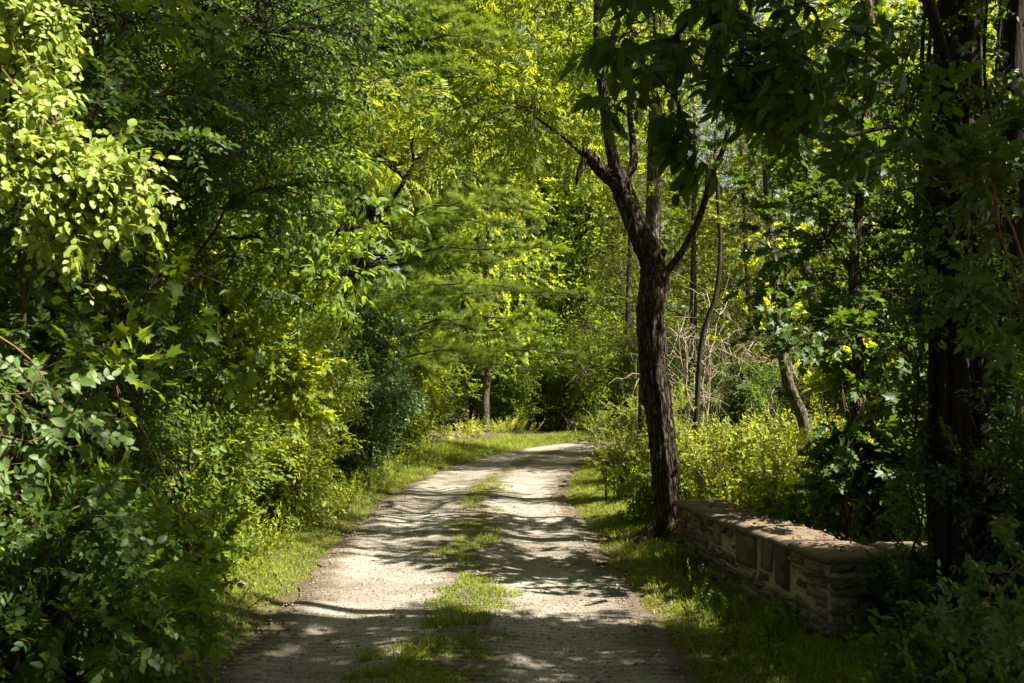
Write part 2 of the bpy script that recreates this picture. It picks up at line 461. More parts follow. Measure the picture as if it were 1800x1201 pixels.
M['dead_wood'] = bark_mat('dead_wood', (.16, .13, .10), (.34, .29, .23), 18, .2, .4)

def gravel_mat():
    m, nt, N = new_mat('gravel_road')
    tc = N('ShaderNodeTexCoord'); O = tc.outputs['Object']
    def noise(s, d=4, r=.6):
        n = N('ShaderNodeTexNoise'); n.inputs['Scale'].default_value = s; n.inputs['Detail'].default_value = d; n.inputs['Roughness'].default_value = r
        nt.links.new(O, n.inputs['Vector']); return n.outputs['Fac']
    vor = N('ShaderNodeTexVoronoi'); vor.inputs['Scale'].default_value = 90; nt.links.new(O, vor.inputs['Vector'])
    vr = N('ShaderNodeSeparateColor'); nt.links.new(vor.outputs['Color'], vr.inputs[0])
    peb = ramp(nt, vr.outputs[0], [(0, (.10, .095, .085)), (.35, (.19, .176, .152)), (.75, (.26, .242, .212)), (1, (.38, .36, .32))])
    fine = ramp(nt, noise(140, 3), [(.3, (.55, .55, .55)), (.7, (1.25, 1.2, 1.15))])
    mx = N('ShaderNodeMixRGB', blend_type='MULTIPLY'); mx.inputs[0].default_value = .8
    nt.links.new(peb, mx.inputs[1]); nt.links.new(fine, mx.inputs[2])
    # patches of packed pale dust and darker damp soil
    dust = N('ShaderNodeMixRGB'); dust.inputs[2].default_value = (.28, .256, .22, 1)
    nt.links.new(ramp(nt, noise(1.6, 5), [(.42, (.1, .1, .1)), (.66, (.75, .75, .75))]), dust.inputs[0]); nt.links.new(mx.outputs[0], dust.inputs[1])
    # the crown between the wheel tracks and the edges are earthier
    sx = N('ShaderNodeUVMap'); sx.uv_map = 'across'
    s2 = N('ShaderNodeSeparateXYZ'); nt.links.new(sx.outputs[0], s2.inputs[0])
    wob = N('ShaderNodeMath', operation='MULTIPLY_ADD'); nt.links.new(noise(3.0, 5), wob.inputs[0]); wob.inputs[1].default_value = .34; nt.links.new(s2.outputs[0], wob.inputs[2])
    sh = N('ShaderNodeMath', operation='ADD'); nt.links.new(wob.outputs[0], sh.inputs[0]); sh.inputs[1].default_value = -.17
    soil_f = ramp(nt, sh.outputs[0], [(0.02, (.9, .9, .9)), (.13, (0, 0, 0)), (.37, (0, 0, 0)), (.46, (.8, .8, .8)), (.54, (.8, .8, .8)), (.63, (0, 0, 0)), (.87, (0, 0, 0)), (.97, (.9, .9, .9))])
    soil = N('ShaderNodeMixRGB'); soil.inputs[2].default_value = (.085, .068, .045, 1)
    nt.links.new(soil_f, soil.inputs[0]); nt.links.new(dust.outputs[0], soil.inputs[1])
    pt = N('ShaderNodeMixRGB', blend_type='MULTIPLY'); pt.inputs[0].default_value = 1
    nt.links.new(soil.outputs[0], pt.inputs[1]); nt.links.new(ramp(nt, noise(.55, 7, .68), [(.36, (.52, .50, .46)), (.5, (.86, .85, .83)), (.64, (1.08, 1.08, 1.08))]), pt.inputs[2])
    p = N('ShaderNodeBsdfPrincipled'); p.inputs['Roughness'].default_value = .95; p.inputs['Specular IOR Level'].default_value = .1
    nt.links.new(pt.outputs[0], p.inputs['Base Color'])
    hb = N('ShaderNodeMath', operation='ADD'); nt.links.new(vor.outputs['Distance'], hb.inputs[0]); nt.links.new(noise(90, 4), hb.inputs[1])
    bp = N('ShaderNodeBump'); bp.inputs['Strength'].default_value = .45; bp.inputs['Distance'].default_value = .008
    nt.links.new(hb.outputs[0], bp.inputs['Height']); nt.links.new(bp.outputs[0], p.inputs['Normal'])
    o = N('ShaderNodeOutputMaterial'); nt.links.new(p.outputs[0], o.inputs[0])
    return m
def soil_mat(name, stops, scale=7):
    m, nt, N = new_mat(name)
    tc = N('ShaderNodeTexCoord'); n = N('ShaderNodeTexNoise'); n.inputs['Scale'].default_value = scale; n.inputs['Detail'].default_value = 8; n.inputs['Roughness'].default_value = .7
    nt.links.new(tc.outputs['Object'], n.inputs['Vector'])
    p = N('ShaderNodeBsdfPrincipled'); p.inputs['Roughness'].default_value = .95; p.inputs['Specular IOR Level'].default_value = .1
    nt.links.new(ramp(nt, n.outputs['Fac'], stops), p.inputs['Base Color'])
    bp = N('ShaderNodeBump'); bp.inputs['Strength'].default_value = .7; bp.inputs['Distance'].default_value = .03
    nt.links.new(n.outputs['Fac'], bp.inputs['Height']); nt.links.new(bp.outputs[0], p.inputs['Normal'])
    o = N('ShaderNodeOutputMaterial'); nt.links.new(p.outputs[0], o.inputs[0])
    return m
M['gravel'] = gravel_mat()
M['soil'] = soil_mat('forest_soil', [(.3, (.035, .026, .016)), (.5, (.075, .060, .032)), (.7, (.07, .085, .03))])
M['pebble'] = soil_mat('pebble', [(.3, (.11, .10, .085)), (.5, (.21, .19, .16)), (.7, (.34, .31, .27))], 23)
M['pale_rock'] = soil_mat('pale_rock', [(.3, (.08, .07, .055)), (.6, (.19, .175, .15))], 9)

# ================================================================== GROUND AND ROAD
CL = np.array([[1, -.38], [4, -.38], [8, -.38], [10.4, -.47], [15.5, -.52], [18.7, -.30], [21.5, .05], [25, .75], [28, 1.55], [31, 2.9], [34, 4.6], [36.5, 6.8], [38.5, 9.5], [40, 13], [41, 18]])
CLP = spline(np.column_stack([CL[:, 1], CL[:, 0]]), 160)          # x, y along the road
CLT = nrm(np.gradient(CLP, axis=0)); CLN = np.column_stack([CLT[:, 1], -CLT[:, 0]])   # to the right of travel
def road_off(x, y):
    """signed distance to the road's middle line (right positive)"""
    x = np.asarray(x, float).ravel(); y = np.asarray(y, float).ravel(); out = np.empty(len(x))
    for a in range(0, len(x), 20000):
        d = np.stack([x[a:a + 20000, None] - CLP[None, :, 0], y[a:a + 20000, None] - CLP[None, :, 1]], -1)
        i = np.argmin((d ** 2).sum(-1), 1); dd = d[np.arange(len(i)), i]
        out[a:a + 20000] = (dd * CLN[i]).sum(-1)
        far = np.abs((dd * CLT[i]).sum(-1)) > .8
        out[a:a + 20000][far] = np.sign((dd * CLN[i]).sum(-1))[far] * np.linalg.norm(dd, axis=-1)[far]
    return out
def bump2(x, y):
    return (np.sin(x * .9 + 1.3 * np.sin(y * .37)) * np.sin(y * .71 + .9 * np.sin(x * .53)) * .09 + np.sin(x * 2.7 + y * 1.9) * np.sin(y * 2.3 - x * 1.1) * .025)
HW = 1.36
def ground_z(x, y):
    d = np.abs(road_off(x, y)); x = np.asarray(x, float).ravel(); y = np.asarray(y, float).ravel()
    t = np.clip((d - HW) / 2.5, 0, 1)
    lift = np.where(x < 0, .16, .05)
    return -.03 * np.clip((HW + .15 - d) / .2, 0, 1) + t * (lift + bump2(x, y)) + np.clip((d - HW) / .5, 0, 1) * .02
g = Geo()
xs = np.concatenate([-np.geomspace(14, 160, 14)[::-1], np.arange(-13.5, 13.6, .3), np.geomspace(14, 160, 14)])
ys = np.concatenate([-np.geomspace(4, 120, 10)[::-1], np.arange(-3, 48, .3), np.geomspace(49, 220, 14)])
X, Y = np.meshgrid(xs, ys); Z = ground_z(X, Y).reshape(X.shape)
i, j = np.meshgrid(np.arange(len(ys) - 1), np.arange(len(xs) - 1), indexing='ij'); a = i * len(xs) + j
g.add(np.stack([X, Y, Z], -1).reshape(-1, 3), np.stack([a, a + 1, a + len(xs) + 1, a + len(xs)], -1).reshape(-1, 4))
o = g.build('ground', M['soil'], smooth=True); o['kind'] = 'structure'

rng = np.random.default_rng(5)
g = Geo(); NA = 61
s = np.linspace(0, 1, NA); NP = 640
C2 = np.column_stack([np.interp(np.linspace(0, 159, NP), np.arange(160), CLP[:, k]) for k in (0, 1)])
N2 = np.column_stack([np.interp(np.linspace(0, 159, NP), np.arange(160), CLN[:, k]) for k in (0, 1)])
edge = [np.convolve(rng.normal(0, .16, NP + 14), np.hanning(15) / np.hanning(15).sum(), 'valid') for _ in (0, 1)]
wl = HW + edge[0]; wr = HW + edge[1]
off = -wl[:, None] * (1 - s) + wr[:, None] * s
xy = C2[:, None] + off[..., None] * N2[:, None]
u = off / HW
prof = -.030 * np.exp(-((np.abs(u) - .58) / .22) ** 2) + .012 * np.exp(-(u / .25) ** 2) - .02 * np.clip(np.abs(u) - .85, 0, 1) / .15
zz = .022 + prof + rng.normal(0, .0004, off.shape)
g.add(np.concatenate([xy, zz[..., None]], -1).reshape(-1, 3), [])
i, j = np.meshgrid(np.arange(NP - 1), np.arange(NA - 1), indexing='ij'); a = i * NA + j
g.f.append(np.stack([a, a + 1, a + NA + 1, a + NA], -1).reshape(-1, 4))
o = g.build('gravel_road', M['gravel'], smooth=True); o['kind'] = 'structure'
uv = o.data.uv_layers.new(name='across')
li = np.empty(len(o.data.loops), np.int32); o.data.loops.foreach_get('vertex_index', li)
uu = np.stack([np.tile(s, NP)[li], (np.repeat(np.arange(NP), NA) / NP)[li]], -1).astype(np.float32)
uv.data.foreach_set('uv', uu.ravel())

def road_z(off): # height of the road at an offset from the middle
    u = off / HW
    return .022 - .030 * np.exp(-((np.abs(u) - .58) / .22) ** 2) + .012 * np.exp(-(u / .25) ** 2)
def along(y): return np.interp(y, CLP[:, 1], CLP[:, 0])

# loose stones on the gravel
def stones(n, y0, y1, size, power, halfw=1.33):
    y = y0 + (y1 - y0) * rng.uniform(0, 1, n) ** power; of = rng.uniform(-halfw, halfw, n)
    k = np.clip(np.searchsorted(C2[:, 1], y), 0, NP - 1)
    xy = C2[k] + of[:, None] * N2[k]; sz = size * rng.lognormal(0, .45, n)
    ph = np.array([[0, 0, 1], [1, 0, 0], [.3, .95, 0], [-.8, .6, 0], [-.8, -.6, 0], [.3, -.95, 0], [0, 0, -1]]) * [1, .8, .55]
    f = np.array([[0, 1, 2], [0, 2, 3], [0, 3, 4], [0, 4, 5], [0, 5, 1], [6, 2, 1], [6, 3, 2], [6, 4, 3], [6, 5, 4], [6, 1, 5]])
    R = frames(np.column_stack([rng.normal(0, 1, n), rng.normal(0, 1, n), rng.normal(0, .2, n)]), rng, .4)
    inst(gs, (ph, [f]), R, np.column_stack([xy, road_z(of) + sz * .12]), sz)
gs = Geo()
stones(30000, 4.0, 14, .0055, 1.7); stones(900, 4.0, 16, .009, 1.7); stones(45, 4, 13, .015, 1.3)
o = gs.build('loose_gravel', M['pebble']); tag(o, 'loose grey gravel stones lying over the two wheel tracks', 'gravel', kind='stuff')

# grass: blades in tufts
GB = [strap_t(.075, .3), strap_t(.06, .6), strap_t(.09, .15)]
def blades(geo, x, y, z, h, lean=.5):
    n = len(x)
    d = np.column_stack([rng.normal(0, lean, n), rng.normal(0, lean, n), np.ones(n)])
    az = rng.uniform(0, 2 * pi, n)
    R = frames(d, None, up=np.column_stack([np.cos(az), np.sin(az), np.full(n, .2)]))
    w = rng.integers(3, size=n); T = np.column_stack([x, y, z])
    for k in range(3):
        m = w == k; inst(geo, GB[k], R[m], T[m], np.column_stack([np.maximum(h[m], .09), h[m], h[m]]))
def val_noise(x, y, s, seed):
    r = np.random.default_rng(seed); G = r.uniform(0, 1, (128, 128)); x = np.asarray(x) * s + 64; y = np.asarray(y) * s + 7
    i = np.floor(x).astype(int); j = np.floor(y).astype(int); f = x - i; h = y - j; f = f * f * (3 - 2 * f); h = h * h * (3 - 2 * h)
    q = lambda a, b: G[a % 128, b % 128]
    return (q(i, j) * (1 - f) + q(i + 1, j) * f) * (1 - h) + (q(i, j + 1) * (1 - f) + q(i + 1, j + 1) * f) * h
def strip(geo, n, y0, y1, o0, o1, hfun, dens, power=1.5, lean=.5, onroad=False, widen=True):
    y = y0 + (y1 - y0) * rng.uniform(0, 1, n) ** power; of = rng.uniform(o0, o1, n)
    # tufts: gather blades round common roots
    of = of + rng.normal(0, .015, n)
    k = np.clip(np.searchsorted(C2[:, 1], y), 0, NP - 1)
    xy = C2[k] + of[:, None] * N2[k]
    keep = rng.uniform(0, 1, n) < dens(xy[:, 0], xy[:, 1], of); xy, of, y = xy[keep], of[keep], y[keep]
    h = hfun(of, y) * rng.uniform(.5, 1.3, len(y))
    z = road_z(of) - .004 if onroad else ground_z(xy[:, 0], xy[:, 1]) - .004
    blades(geo, xy[:, 0], xy[:, 1], z, h, lean)
gg = Geo()
cen = lambda x, y, o: np.clip((val_noise(x, y, 1.5, 3) * .6 + val_noise(x, y, 5.5, 4) * .55 - .335 - np.abs(o + .04) * .95 - np.where(y > 17.5, .15, 0)) * 3.5, 0, 1)
strip(gg, 90000, 4.2, 24, -.55, .5, lambda o, y: .022 + .05 * val_noise(o * 3, y, 1.2, 8), cen, 1.6, .7, True)
o = gg.build('road_grass', M['grass']); tag(o, 'patchy green grass growing between the two wheel tracks', 'grass', kind='stuff')
gg = Geo()
edge_d = lambda x, y, o: np.clip((np.abs(o) - HW + .10 + .30 * (val_noise(x, y, 2.1, 11) - .5)) * 4.5, 0, 1) * (.55 + .45 * val_noise(x, y, 3.1, 12))
strip(gg, 150000, 3.5, 30, -2.75, -1.15, lambda o, y: .035 + .07 * np.clip(np.abs(o) - 1.5, 0, 1), edge_d, 1.35)
strip(gg, 60000, 17, 42, -3.2, -1.15, lambda o, y: .07 + .10 * np.clip(np.abs(o) - 1.3, 0, 1), edge_d, 1.0)
o = gg.build('left_verge_grass', M['grass']); tag(o, 'sunlit mown grass verge between the hedge and gravel road', 'grass', kind='stuff')
gg = Geo()
strip(gg, 150000, 3.5, 30, 1.12, 2.9, lambda o, y: .035 + .08 * np.clip(np.abs(o) - 1.5, 0, 1), edge_d, 1.35)
o = gg.build('right_verge_grass', M['grass']); tag(o, 'grass verge in front of the low stone wall', 'grass', kind='stuff')

# dead leaves under the hedges and trees
n = 26000
x = rng.uniform(-6, 7, n); y = 3 + 25 * rng.uniform(0, 1, n) ** 1.4
d = np.abs(road_off(x, y)); k = (d > 1.5) & (rng.uniform(0, 1, n) < np.clip((d - 1.3) / 1.1, .10, 1)); x, y = x[k], y[k]
gl = Geo(); z = ground_z(x, y)
dd = np.column_stack([rng.normal(0, 1, len(x)), rng.normal(0, 1, len(x)), rng.normal(0, .25, len(x))])
lf = leaf_hex(.55, .3, .2); inst(gl, lf, frames(dd, rng, .6), np.column_stack([x, y, z + .012]), rng.uniform(.03, .075, len(x)))
n = 500; yy = 4 + 16 * rng.uniform(0, 1, n) ** 1.3; of = rng.choice([-1, 1], n) * (1.45 - np.abs(rng.normal(0, .22, n)))
kk = np.clip(np.searchsorted(C2[:, 1], yy), 0, NP - 1); xy = C2[kk] + of[:, None] * N2[kk]
dd = np.column_stack([rng.normal(0, 1, n), rng.normal(0, 1, n), rng.normal(0, .2, n)])
inst(gl, lf, frames(dd, rng, .4), np.column_stack([xy, road_z(of) + .008]), rng.uniform(.02, .05, n))
n = 2600; yy = 4 + 18 * rng.uniform(0, 1, n) ** 1.5; of = np.where(rng.uniform(0, 1, n) < .5, rng.normal(0, .28, n), rng.uniform(-1.3, 1.3, n))
kk = np.clip(np.searchsorted(C2[:, 1], yy), 0, NP - 1); xy = C2[kk] + of[:, None] * N2[kk]
dd = np.column_stack([rng.normal(0, 1, n), rng.normal(0, 1, n), rng.normal(0, .2, n)])
inst(gl, lf, frames(dd, rng, .4), np.column_stack([xy, road_z(of) + .007]), rng.uniform(.008, .03, n))
n = 260; tw = rng.uniform(0, 1, n); xy = np.array([1.6, 9.3]) + tw[:, None] * np.array([.42, -3.1]) + np.column_stack([rng.uniform(0, .4, n), np.zeros(n)])   # on top of the stone wall
dd = np.column_stack([rng.normal(0, 1, n), rng.normal(0, 1, n), rng.normal(0, .25, n)])
inst(gl, lf, frames(dd, rng, .5), np.column_stack([xy, np.full(n, .613)]), rng.uniform(.012, .045, n))
o = gl.build('fallen_leaves', M['dry_leaf']); tag(o, 'brown fallen leaves scattered under the hedges and road edges', 'leaf litter', kind='stuff')

# pale stones at the foot of the left hedge
for q, (px, py, Y0, r, lab) in enumerate([(362, 1040, 8.0, .04, 'leftmost pale stone half hidden in grass below the hedge'), (416, 1044, 8.0, .05, 'largest flat pale stone in grass below the hedge'), (442, 1041, 8.1, .028, 'smallest pale stone, right beside the largest one')]):
    c = P(px, py, Y0); th = thing('pale_stone', lab, 'stone', (c[0], c[1], float(ground_z(c[0], c[1])[0])), 'white stones in the left verge')
    g = Geo(); nu, nv = 18, 10; r2 = np.random.default_rng(q + 3)
    uu, vv = np.meshgrid(np.linspace(0, 2 * pi, nu, endpoint=False), np.linspace(.05, pi - .05, nv))
    rr = r * (1 + .18 * np.sin(2 * uu + q) * np.sin(vv) + .12 * np.sin(3 * uu + 2 * vv) + r2.normal(0, .03, uu.shape))
    v = np.stack([rr * np.sin(vv) * np.cos(uu) * 1.35, rr * np.sin(vv) * np.sin(uu), rr * np.cos(vv) * .5 + .012], -1) + np.array(th['_base'])
    a = np.arange(nv - 1)[:, None] * nu + np.arange(nu); b = np.arange(nv - 1)[:, None] * nu + (np.arange(nu) + 1) % nu
    g.add(v.reshape(-1, 3), [np.stack([a, a + nu, b + nu, b], -1).reshape(-1, 4), np.arange(nu)[None], (np.arange(nu) + (nv - 1) * nu)[None, ::-1]])
    g.build('stone', M['pale_rock'], th, True)

# ================================================================== STONE WALL
def stone_mat(name, stops, spec=.2):
    m, nt, N = new_mat(name)
    geo = N('ShaderNodeNewGeometry'); tc = N('ShaderNodeTexCoord')
    n = N('ShaderNodeTexNoise'); n.inputs['Scale'].default_value = 14; n.inputs['Detail'].default_value = 9; n.inputs['Roughness'].default_value = .7
    mp = N('ShaderNodeMapping'); mp.inputs['Scale'].default_value = (1, 1, 2.2); nt.links.new(tc.outputs['Object'], mp.inputs[0]); nt.links.new(mp.outputs[0], n.inputs['Vector'])
    c = ramp(nt, geo.outputs['Random Per Island'], stops)
    mx = N('ShaderNodeMixRGB', blend_type='MULTIPLY'); mx.inputs[0].default_value = .85
    nt.links.new(c, mx.inputs[1]); nt.links.new(ramp(nt, n.outputs['Fac'], [(.3, (.5, .5, .5)), (.7, (1.3, 1.28, 1.22))]), mx.inputs[2])
    n2 = N('ShaderNodeTexNoise'); n2.inputs['Scale'].default_value = 6; n2.inputs['Detail'].default_value = 6; nt.links.new(tc.outputs['Object'], n2.inputs['Vector'])
    m2 = N('ShaderNodeMixRGB'); nt.links.new(ramp(nt, n2.outputs['Fac'], [(.55, (0, 0, 0)), (.75, (.6, .6, .6))]), m2.inputs[0]); nt.links.new(mx.outputs[0], m2.inputs[1]); m2.inputs[2].default_value = (.15, .16, .10, 1)
    p = N('ShaderNodeBsdfPrincipled'); p.inputs['Roughness'].default_value = .88; p.inputs['Specular IOR Level'].default_value = spec
    nt.links.new(m2.outputs[0], p.inputs['Base Color'])
    bp = N('ShaderNodeBump'); bp.inputs['Strength'].default_value = .8; bp.inputs['Distance'].default_value = .02
    nt.links.new(n.outputs['Fac'], bp.inputs['Height']); nt.links.new(bp.outputs[0], p.inputs['Normal'])
    o = N('ShaderNodeOutputMaterial'); nt.links.new(p.outputs[0], o.inputs[0])
    return m
M['wall_stone'] = stone_mat('wall_stone', [(0, (.05, .045, .038)), (.3, (.13, .10, .07)), (.5, (.19, .13, .075)), (.72, (.14, .125, .10)), (1, (.07, .066, .058))])
M['slab_stone'] = stone_mat('slab_stone', [(0, (.11, .088, .066)), (.4, (.15, .098, .058)), (.75, (.12, .108, .088)), (1, (.075, .074, .064))])
M['mortar'] = soil_mat('mortar', [(.3, (.17, .15, .11)), (.65, (.33, .29, .22))], 16)

def rock_block(geo, o, u, v, w, L, H, D, rng, j=.012, n=(4, 3)):
    """roughly rectangular stone: face spanned by u (length) and v (up), depth along -w; bowed, chipped, rounded at the rim"""
    nu, nv = n
    a = np.linspace(0, 1, nu + 1); b = np.linspace(0, 1, nv + 1); A, B = np.meshgrid(a, b, indexing='ij')
    rim = np.minimum(np.minimum(A, 1 - A) * L, np.minimum(B, 1 - B) * H)
    face = np.where(rim < 1e-6, -.012, rng.normal(0, j * .5, A.shape) + .004)
    q = rng.normal(0, j * .6, (4, 2)); wgt = np.stack([(1 - A) * (1 - B), A * (1 - B), A * B, (1 - A) * B], -1)
    dx = wgt @ q[:, 0]; dy = wgt @ q[:, 1]
    F = o + (A * L + dx + rng.normal(0, j * .25, A.shape))[..., None] * u + (B * H + dy + rng.normal(0, j * .25, A.shape))[..., None] * v + face[..., None] * w
    Bk = F - w * D
    V = np.concatenate([F.reshape(-1, 3), Bk.reshape(-1, 3)]); m = nv + 1; nF = (nu + 1) * m; fs = []
    for x in range(nu):
        for y in range(nv):
            p = x * m + y; fs.append([p, p + m, p + m + 1, p + 1]); fs.append([nF + p, nF + p + 1, nF + p + m + 1, nF + p + m])
    per = [x * m for x in range(nu + 1)] + [nu * m + y for y in range(1, nv + 1)] + [x * m + nv for x in range(nu - 1, -1, -1)] + [y for y in range(nv - 1, 0, -1)]
    for c in range(len(per)):
        p, q2 = per[c], per[(c + 1) % len(per)]; fs.append([q2, p, nF + p, nF + q2])
    geo.add(V, np.array(fs))

r3 = np.random.default_rng(21)
A0 = np.array([1.55, 9.35, 0]); B0 = np.array([1.95, 6.2, 0]); C0 = np.array([3.7, 6.35, 0]); WH = .60; TH = .44
wall = thing('stone_wall', 'low rubble stone wall with flat capstones turning a corner beside the road', 'wall', (1.95, 6.2, 0))
mo = Geo(); fs_ = Geo()
def wall_face(p, q, out, H, upright):
    u = nrm(q - p); L = np.linalg.norm(q - p); up = np.array([0, 0, 1.0]); z = -.12
    tall = []; x = 0
    if upright:                                           # a band of tall thin slabs set on edge under the caps
        for t0, t1, h_ in ((.34, .38, .19), (.50, .63, .25), (.66, .725, .22), (.74, .815, .28)):
            tall.append((t0 * L, t1 * L, H - .004 - h_)); rock_block(fs_, p + u * (t0 * L) + up * (H - .004 - h_) + out * r3.uniform(.0, .012), u, up, out, (t1 - t0) * L - .012, h_ - .01, .1, r3, .013, (4, 5))
    def ceil(x0, x1): return min([t for a, b, t in tall if b > x0 and a < x1] + [H])
    while z < H - .03:
        h_ = r3.uniform(.036, .09); x = r3.uniform(-.1, 0)
        while x < L:
            w_ = r3.uniform(.08, .42) if r3.random() < .8 else r3.uniform(.04, .1); x0 = max(x, 0); x1 = min(x + w_, L)
            top = min(z + h_, ceil(x0, x1) - .012)
            if x1 - x0 > .04 and top - z > .025:
                rock_block(fs_, p + u * (x0 + .008) + up * (z + .006) + out * r3.uniform(-.014, .016), u, up, out, x1 - x0 - r3.uniform(.010, .030), top - z - r3.uniform(.009, .022), .1, r3, .017, (4, 3))
            x += w_
        z += h_
outL = nrm(np.array([-(B0 - A0)[1], (B0 - A0)[0], 0])) * -1
if outL[0] > 0: outL = -outL
outF = nrm(np.array([(C0 - B0)[1], -(C0 - B0)[0], 0]))
wall_face(A0 + outL * .02, B0 + outL * .02, outL, WH - .045, True)
wall_face(B0 + outF * .02, C0 + outF * .02, outF, WH - .045, False)
wall_face(A0 + np.array([TH, 0.03, 0]), A0 + np.array([0, .03, 0]), np.array([0, 1.0, 0]), WH - .045, False)
def core(p, q, inw, h0, h1, t):
    n = 26; pts = np.linspace(0, 1, n)[:, None] * (q - p) + p
    ring = []
    for k in range(n):
        e = r3.normal(0, .006, 4)
        ring.append([pts[k] + [0, 0, h0], pts[k] + [0, 0, h1 + e[1]], pts[k] + inw * t + [0, 0, h1 + e[2]], pts[k] + inw * t + [0, 0, h0]])
    v = np.array(ring).reshape(-1, 3); f = []
    for k in range(n - 1):
        for c in range(4): f.append([k * 4 + c, k * 4 + (c + 1) % 4, k * 4 + 4 + (c + 1) % 4, k * 4 + 4 + c])
    f += [[0, 3, 2, 1], [(n - 1) * 4 + c for c in range(4)]]
    mo.add(v, np.array(f))
core(A0, B0, -outL, -.2, WH - .05, TH - .02)
core(B0 - outF * .003 - outL * (TH - .01), C0, -outF, -.2, WH - .053, TH - .02)
mo.build('mortar_core', M['mortar'], wall); fs_.build('rubble_stones', M['wall_stone'], wall)
# capstones: flat slabs, each its own part
def capstone(p, u, w, L, W, t, z):
    g = Geo(); up = np.array([0, 0, 1.0])
    rock_block(g, p + up * (z + t), u, w, up, L, W, t, r3, .007, (14, 10))
    g.build('capstone', M['slab_stone'], wall)
uA = nrm(B0 - A0); LA = np.linalg.norm(B0 - A0); x = -.03
while x < LA - .02:
    L = min(r3.uniform(.22, .52), LA - x + .03)
    if LA - x - L < .2: L = LA - x + .03
    capstone(A0 + outL * (.03 + r3.uniform(-.012, .016)) + uA * x, uA, -outL, L - .016, TH + .05 + r3.uniform(-.03, .03), r3.uniform(.022, .052), WH - .045); x += L
uB = nrm(C0 - B0); LB = np.linalg.norm(C0 - B0); x = TH + .02
while x < LB - .05:
    L = min(r3.uniform(.4, .7), LB - x)
    capstone(B0 + outF * .035 + uB * x, uB, -outF, L - .014, TH + .04, r3.uniform(.05, .07), WH - .045); x += L

# ================================================================== LEAF SPRAY KITS
rk = np.random.default_rng(77)
K = {}
K['honey'] = [spray_simple(rk, 9, .24, .058, 60, True, .25, .4, .2) for _ in range(4)]
K['round'] = [spray_simple(rk, 8, .26, .085, 60, False, .35, .5, .45) for _ in range(4)]
K['dog'] = [spray_simple(rk, 7, .26, .075, 55, True, .15, .25, .1) for _ in range(3)]
K['alder'] = [spray_simple(rk, 10, .34, .075, 58, False, .2, .4, .2) for _ in range(4)]
K['maple'] = [spray_simple(rk, 6, .24, .095, 62, True, .2, .4, .35) for _ in range(4)]
_bx = [spray_pinnate(rk, 2, .20, .105, 50, .35, .25, .4) for _ in range(4)]
K['boxelder'] = [spray_of(rk, _bx, 5, .2, 55) for _ in range(3)]
_sm = [spray_pinnate(rk, 9, .42, .105, 68, .3, .15, .25) for _ in range(4)]
K['sumac'] = [spray_of(rk, _sm, 6, .12, 70, up=.1) for _ in range(3)]
_wn = [spray_pinnate(rk, 6, .34, .095, 65, .3, .2, .3) for _ in range(4)]
K['walnut'] = [spray_of(rk, _wn, 4, .16, 58) for _ in range(3)]
_hk = [spray_pinnate(rk, 3, .24, .16, 55, .45, .2, .55) for _ in range(4)]
K['hickory'] = [spray_of(rk, _hk, 4, .14, 60, up=0) for _ in range(3)]
K['pine'] = [spray_tuft(rk, 60, .20, .125, 55) for _ in range(3)]
K['cedar'] = [spray_simple(rk, 16, .30, .075, 42, False, .3, .8, .2) for _ in range(3)]
K['weed'] = [spray_simple(rk, 22, .5, .085, 62, False, .08, .6, .25) for _ in range(4)]
K['fern'] = [spray_pinnate(rk, 12, .5, .13, 75, .35, .1, .15) for _ in range(3)]
K['big'] = [spray_simple(rk, 11, .55, .13, 58, False, .2, .5, .3) for _ in range(4)]
K['grape'] = [spray_simple(rk, 5, .26, .12, 62, False, .3, .5, .45) for _ in range(4)]
L_ovate = [leaf_hex(.56, .25, .12), leaf_hex(.5, .1, .25), leaf_hex(.6, .35, .05)]
L_oval_f = [leaf_fine(.62, .2, .12), leaf_fine(.56, .12, .25), leaf_fine(.66, .3, .05, wave=.03)]
L_round_f = [leaf_fine(.86, .15, .2, .85, wave=.03), leaf_fine(.8, .28, .1, .8), leaf_fine(.92, .08, .3, .9, wave=.04)]
L_maple = [leaf_lobed(.12, .25), leaf_lobed(.2, .1, .62)]
L_lance = [leaf_hex(.34, .25, .2, .3, .65), leaf_hex(.30, .15, .3, .3, .65)]
L_lance_f = [leaf_fine(.42, .2, .2, .72), leaf_fine(.38, .1, .32, .72)]
L_thin = [leaf_hex(.17, .2, .3), leaf_hex(.2, .1, .15)]
L_need = [needle_t(.02), needle_t(.026)]
L_scale = [leaf_hex(.25, .3, .1), leaf_hex(.3, .1, .2)]

class Plant:
    def __init__(s, name, label, cat, base, group=None, seed=0):
        b = (float(base[0]), float(base[1]), float(ground_z(base[0], base[1])[0]) if len(base) < 3 else float(base[2]))
        s.t = thing(name, label, cat, b, group); s.stem = Geo(); s.each = []; s.twig = Geo(); s.leaf = Geo(); s.rng = np.random.default_rng(seed)
        s.base = np.array(b)
    def done(s, lm, bm='twig', stem='stems', leaf='foliage', tw='twigs', tm=None):
        so = s.stem.build(stem, M[bm], s.t, True) if s.stem.n else None
        for g in s.each: g.build(stem[:-1] if stem.endswith('s') else stem, M[bm], s.t, True)
        if s.twig.n:
            w = s.twig.build(tw, M[tm or bm], s.t)
            if tw in ('twigs', 'branches', 'boughs'): w['kind'] = 'stuff'
        if s.leaf.n: s.leaf.build(leaf, M[lm], s.t)
        return s.t

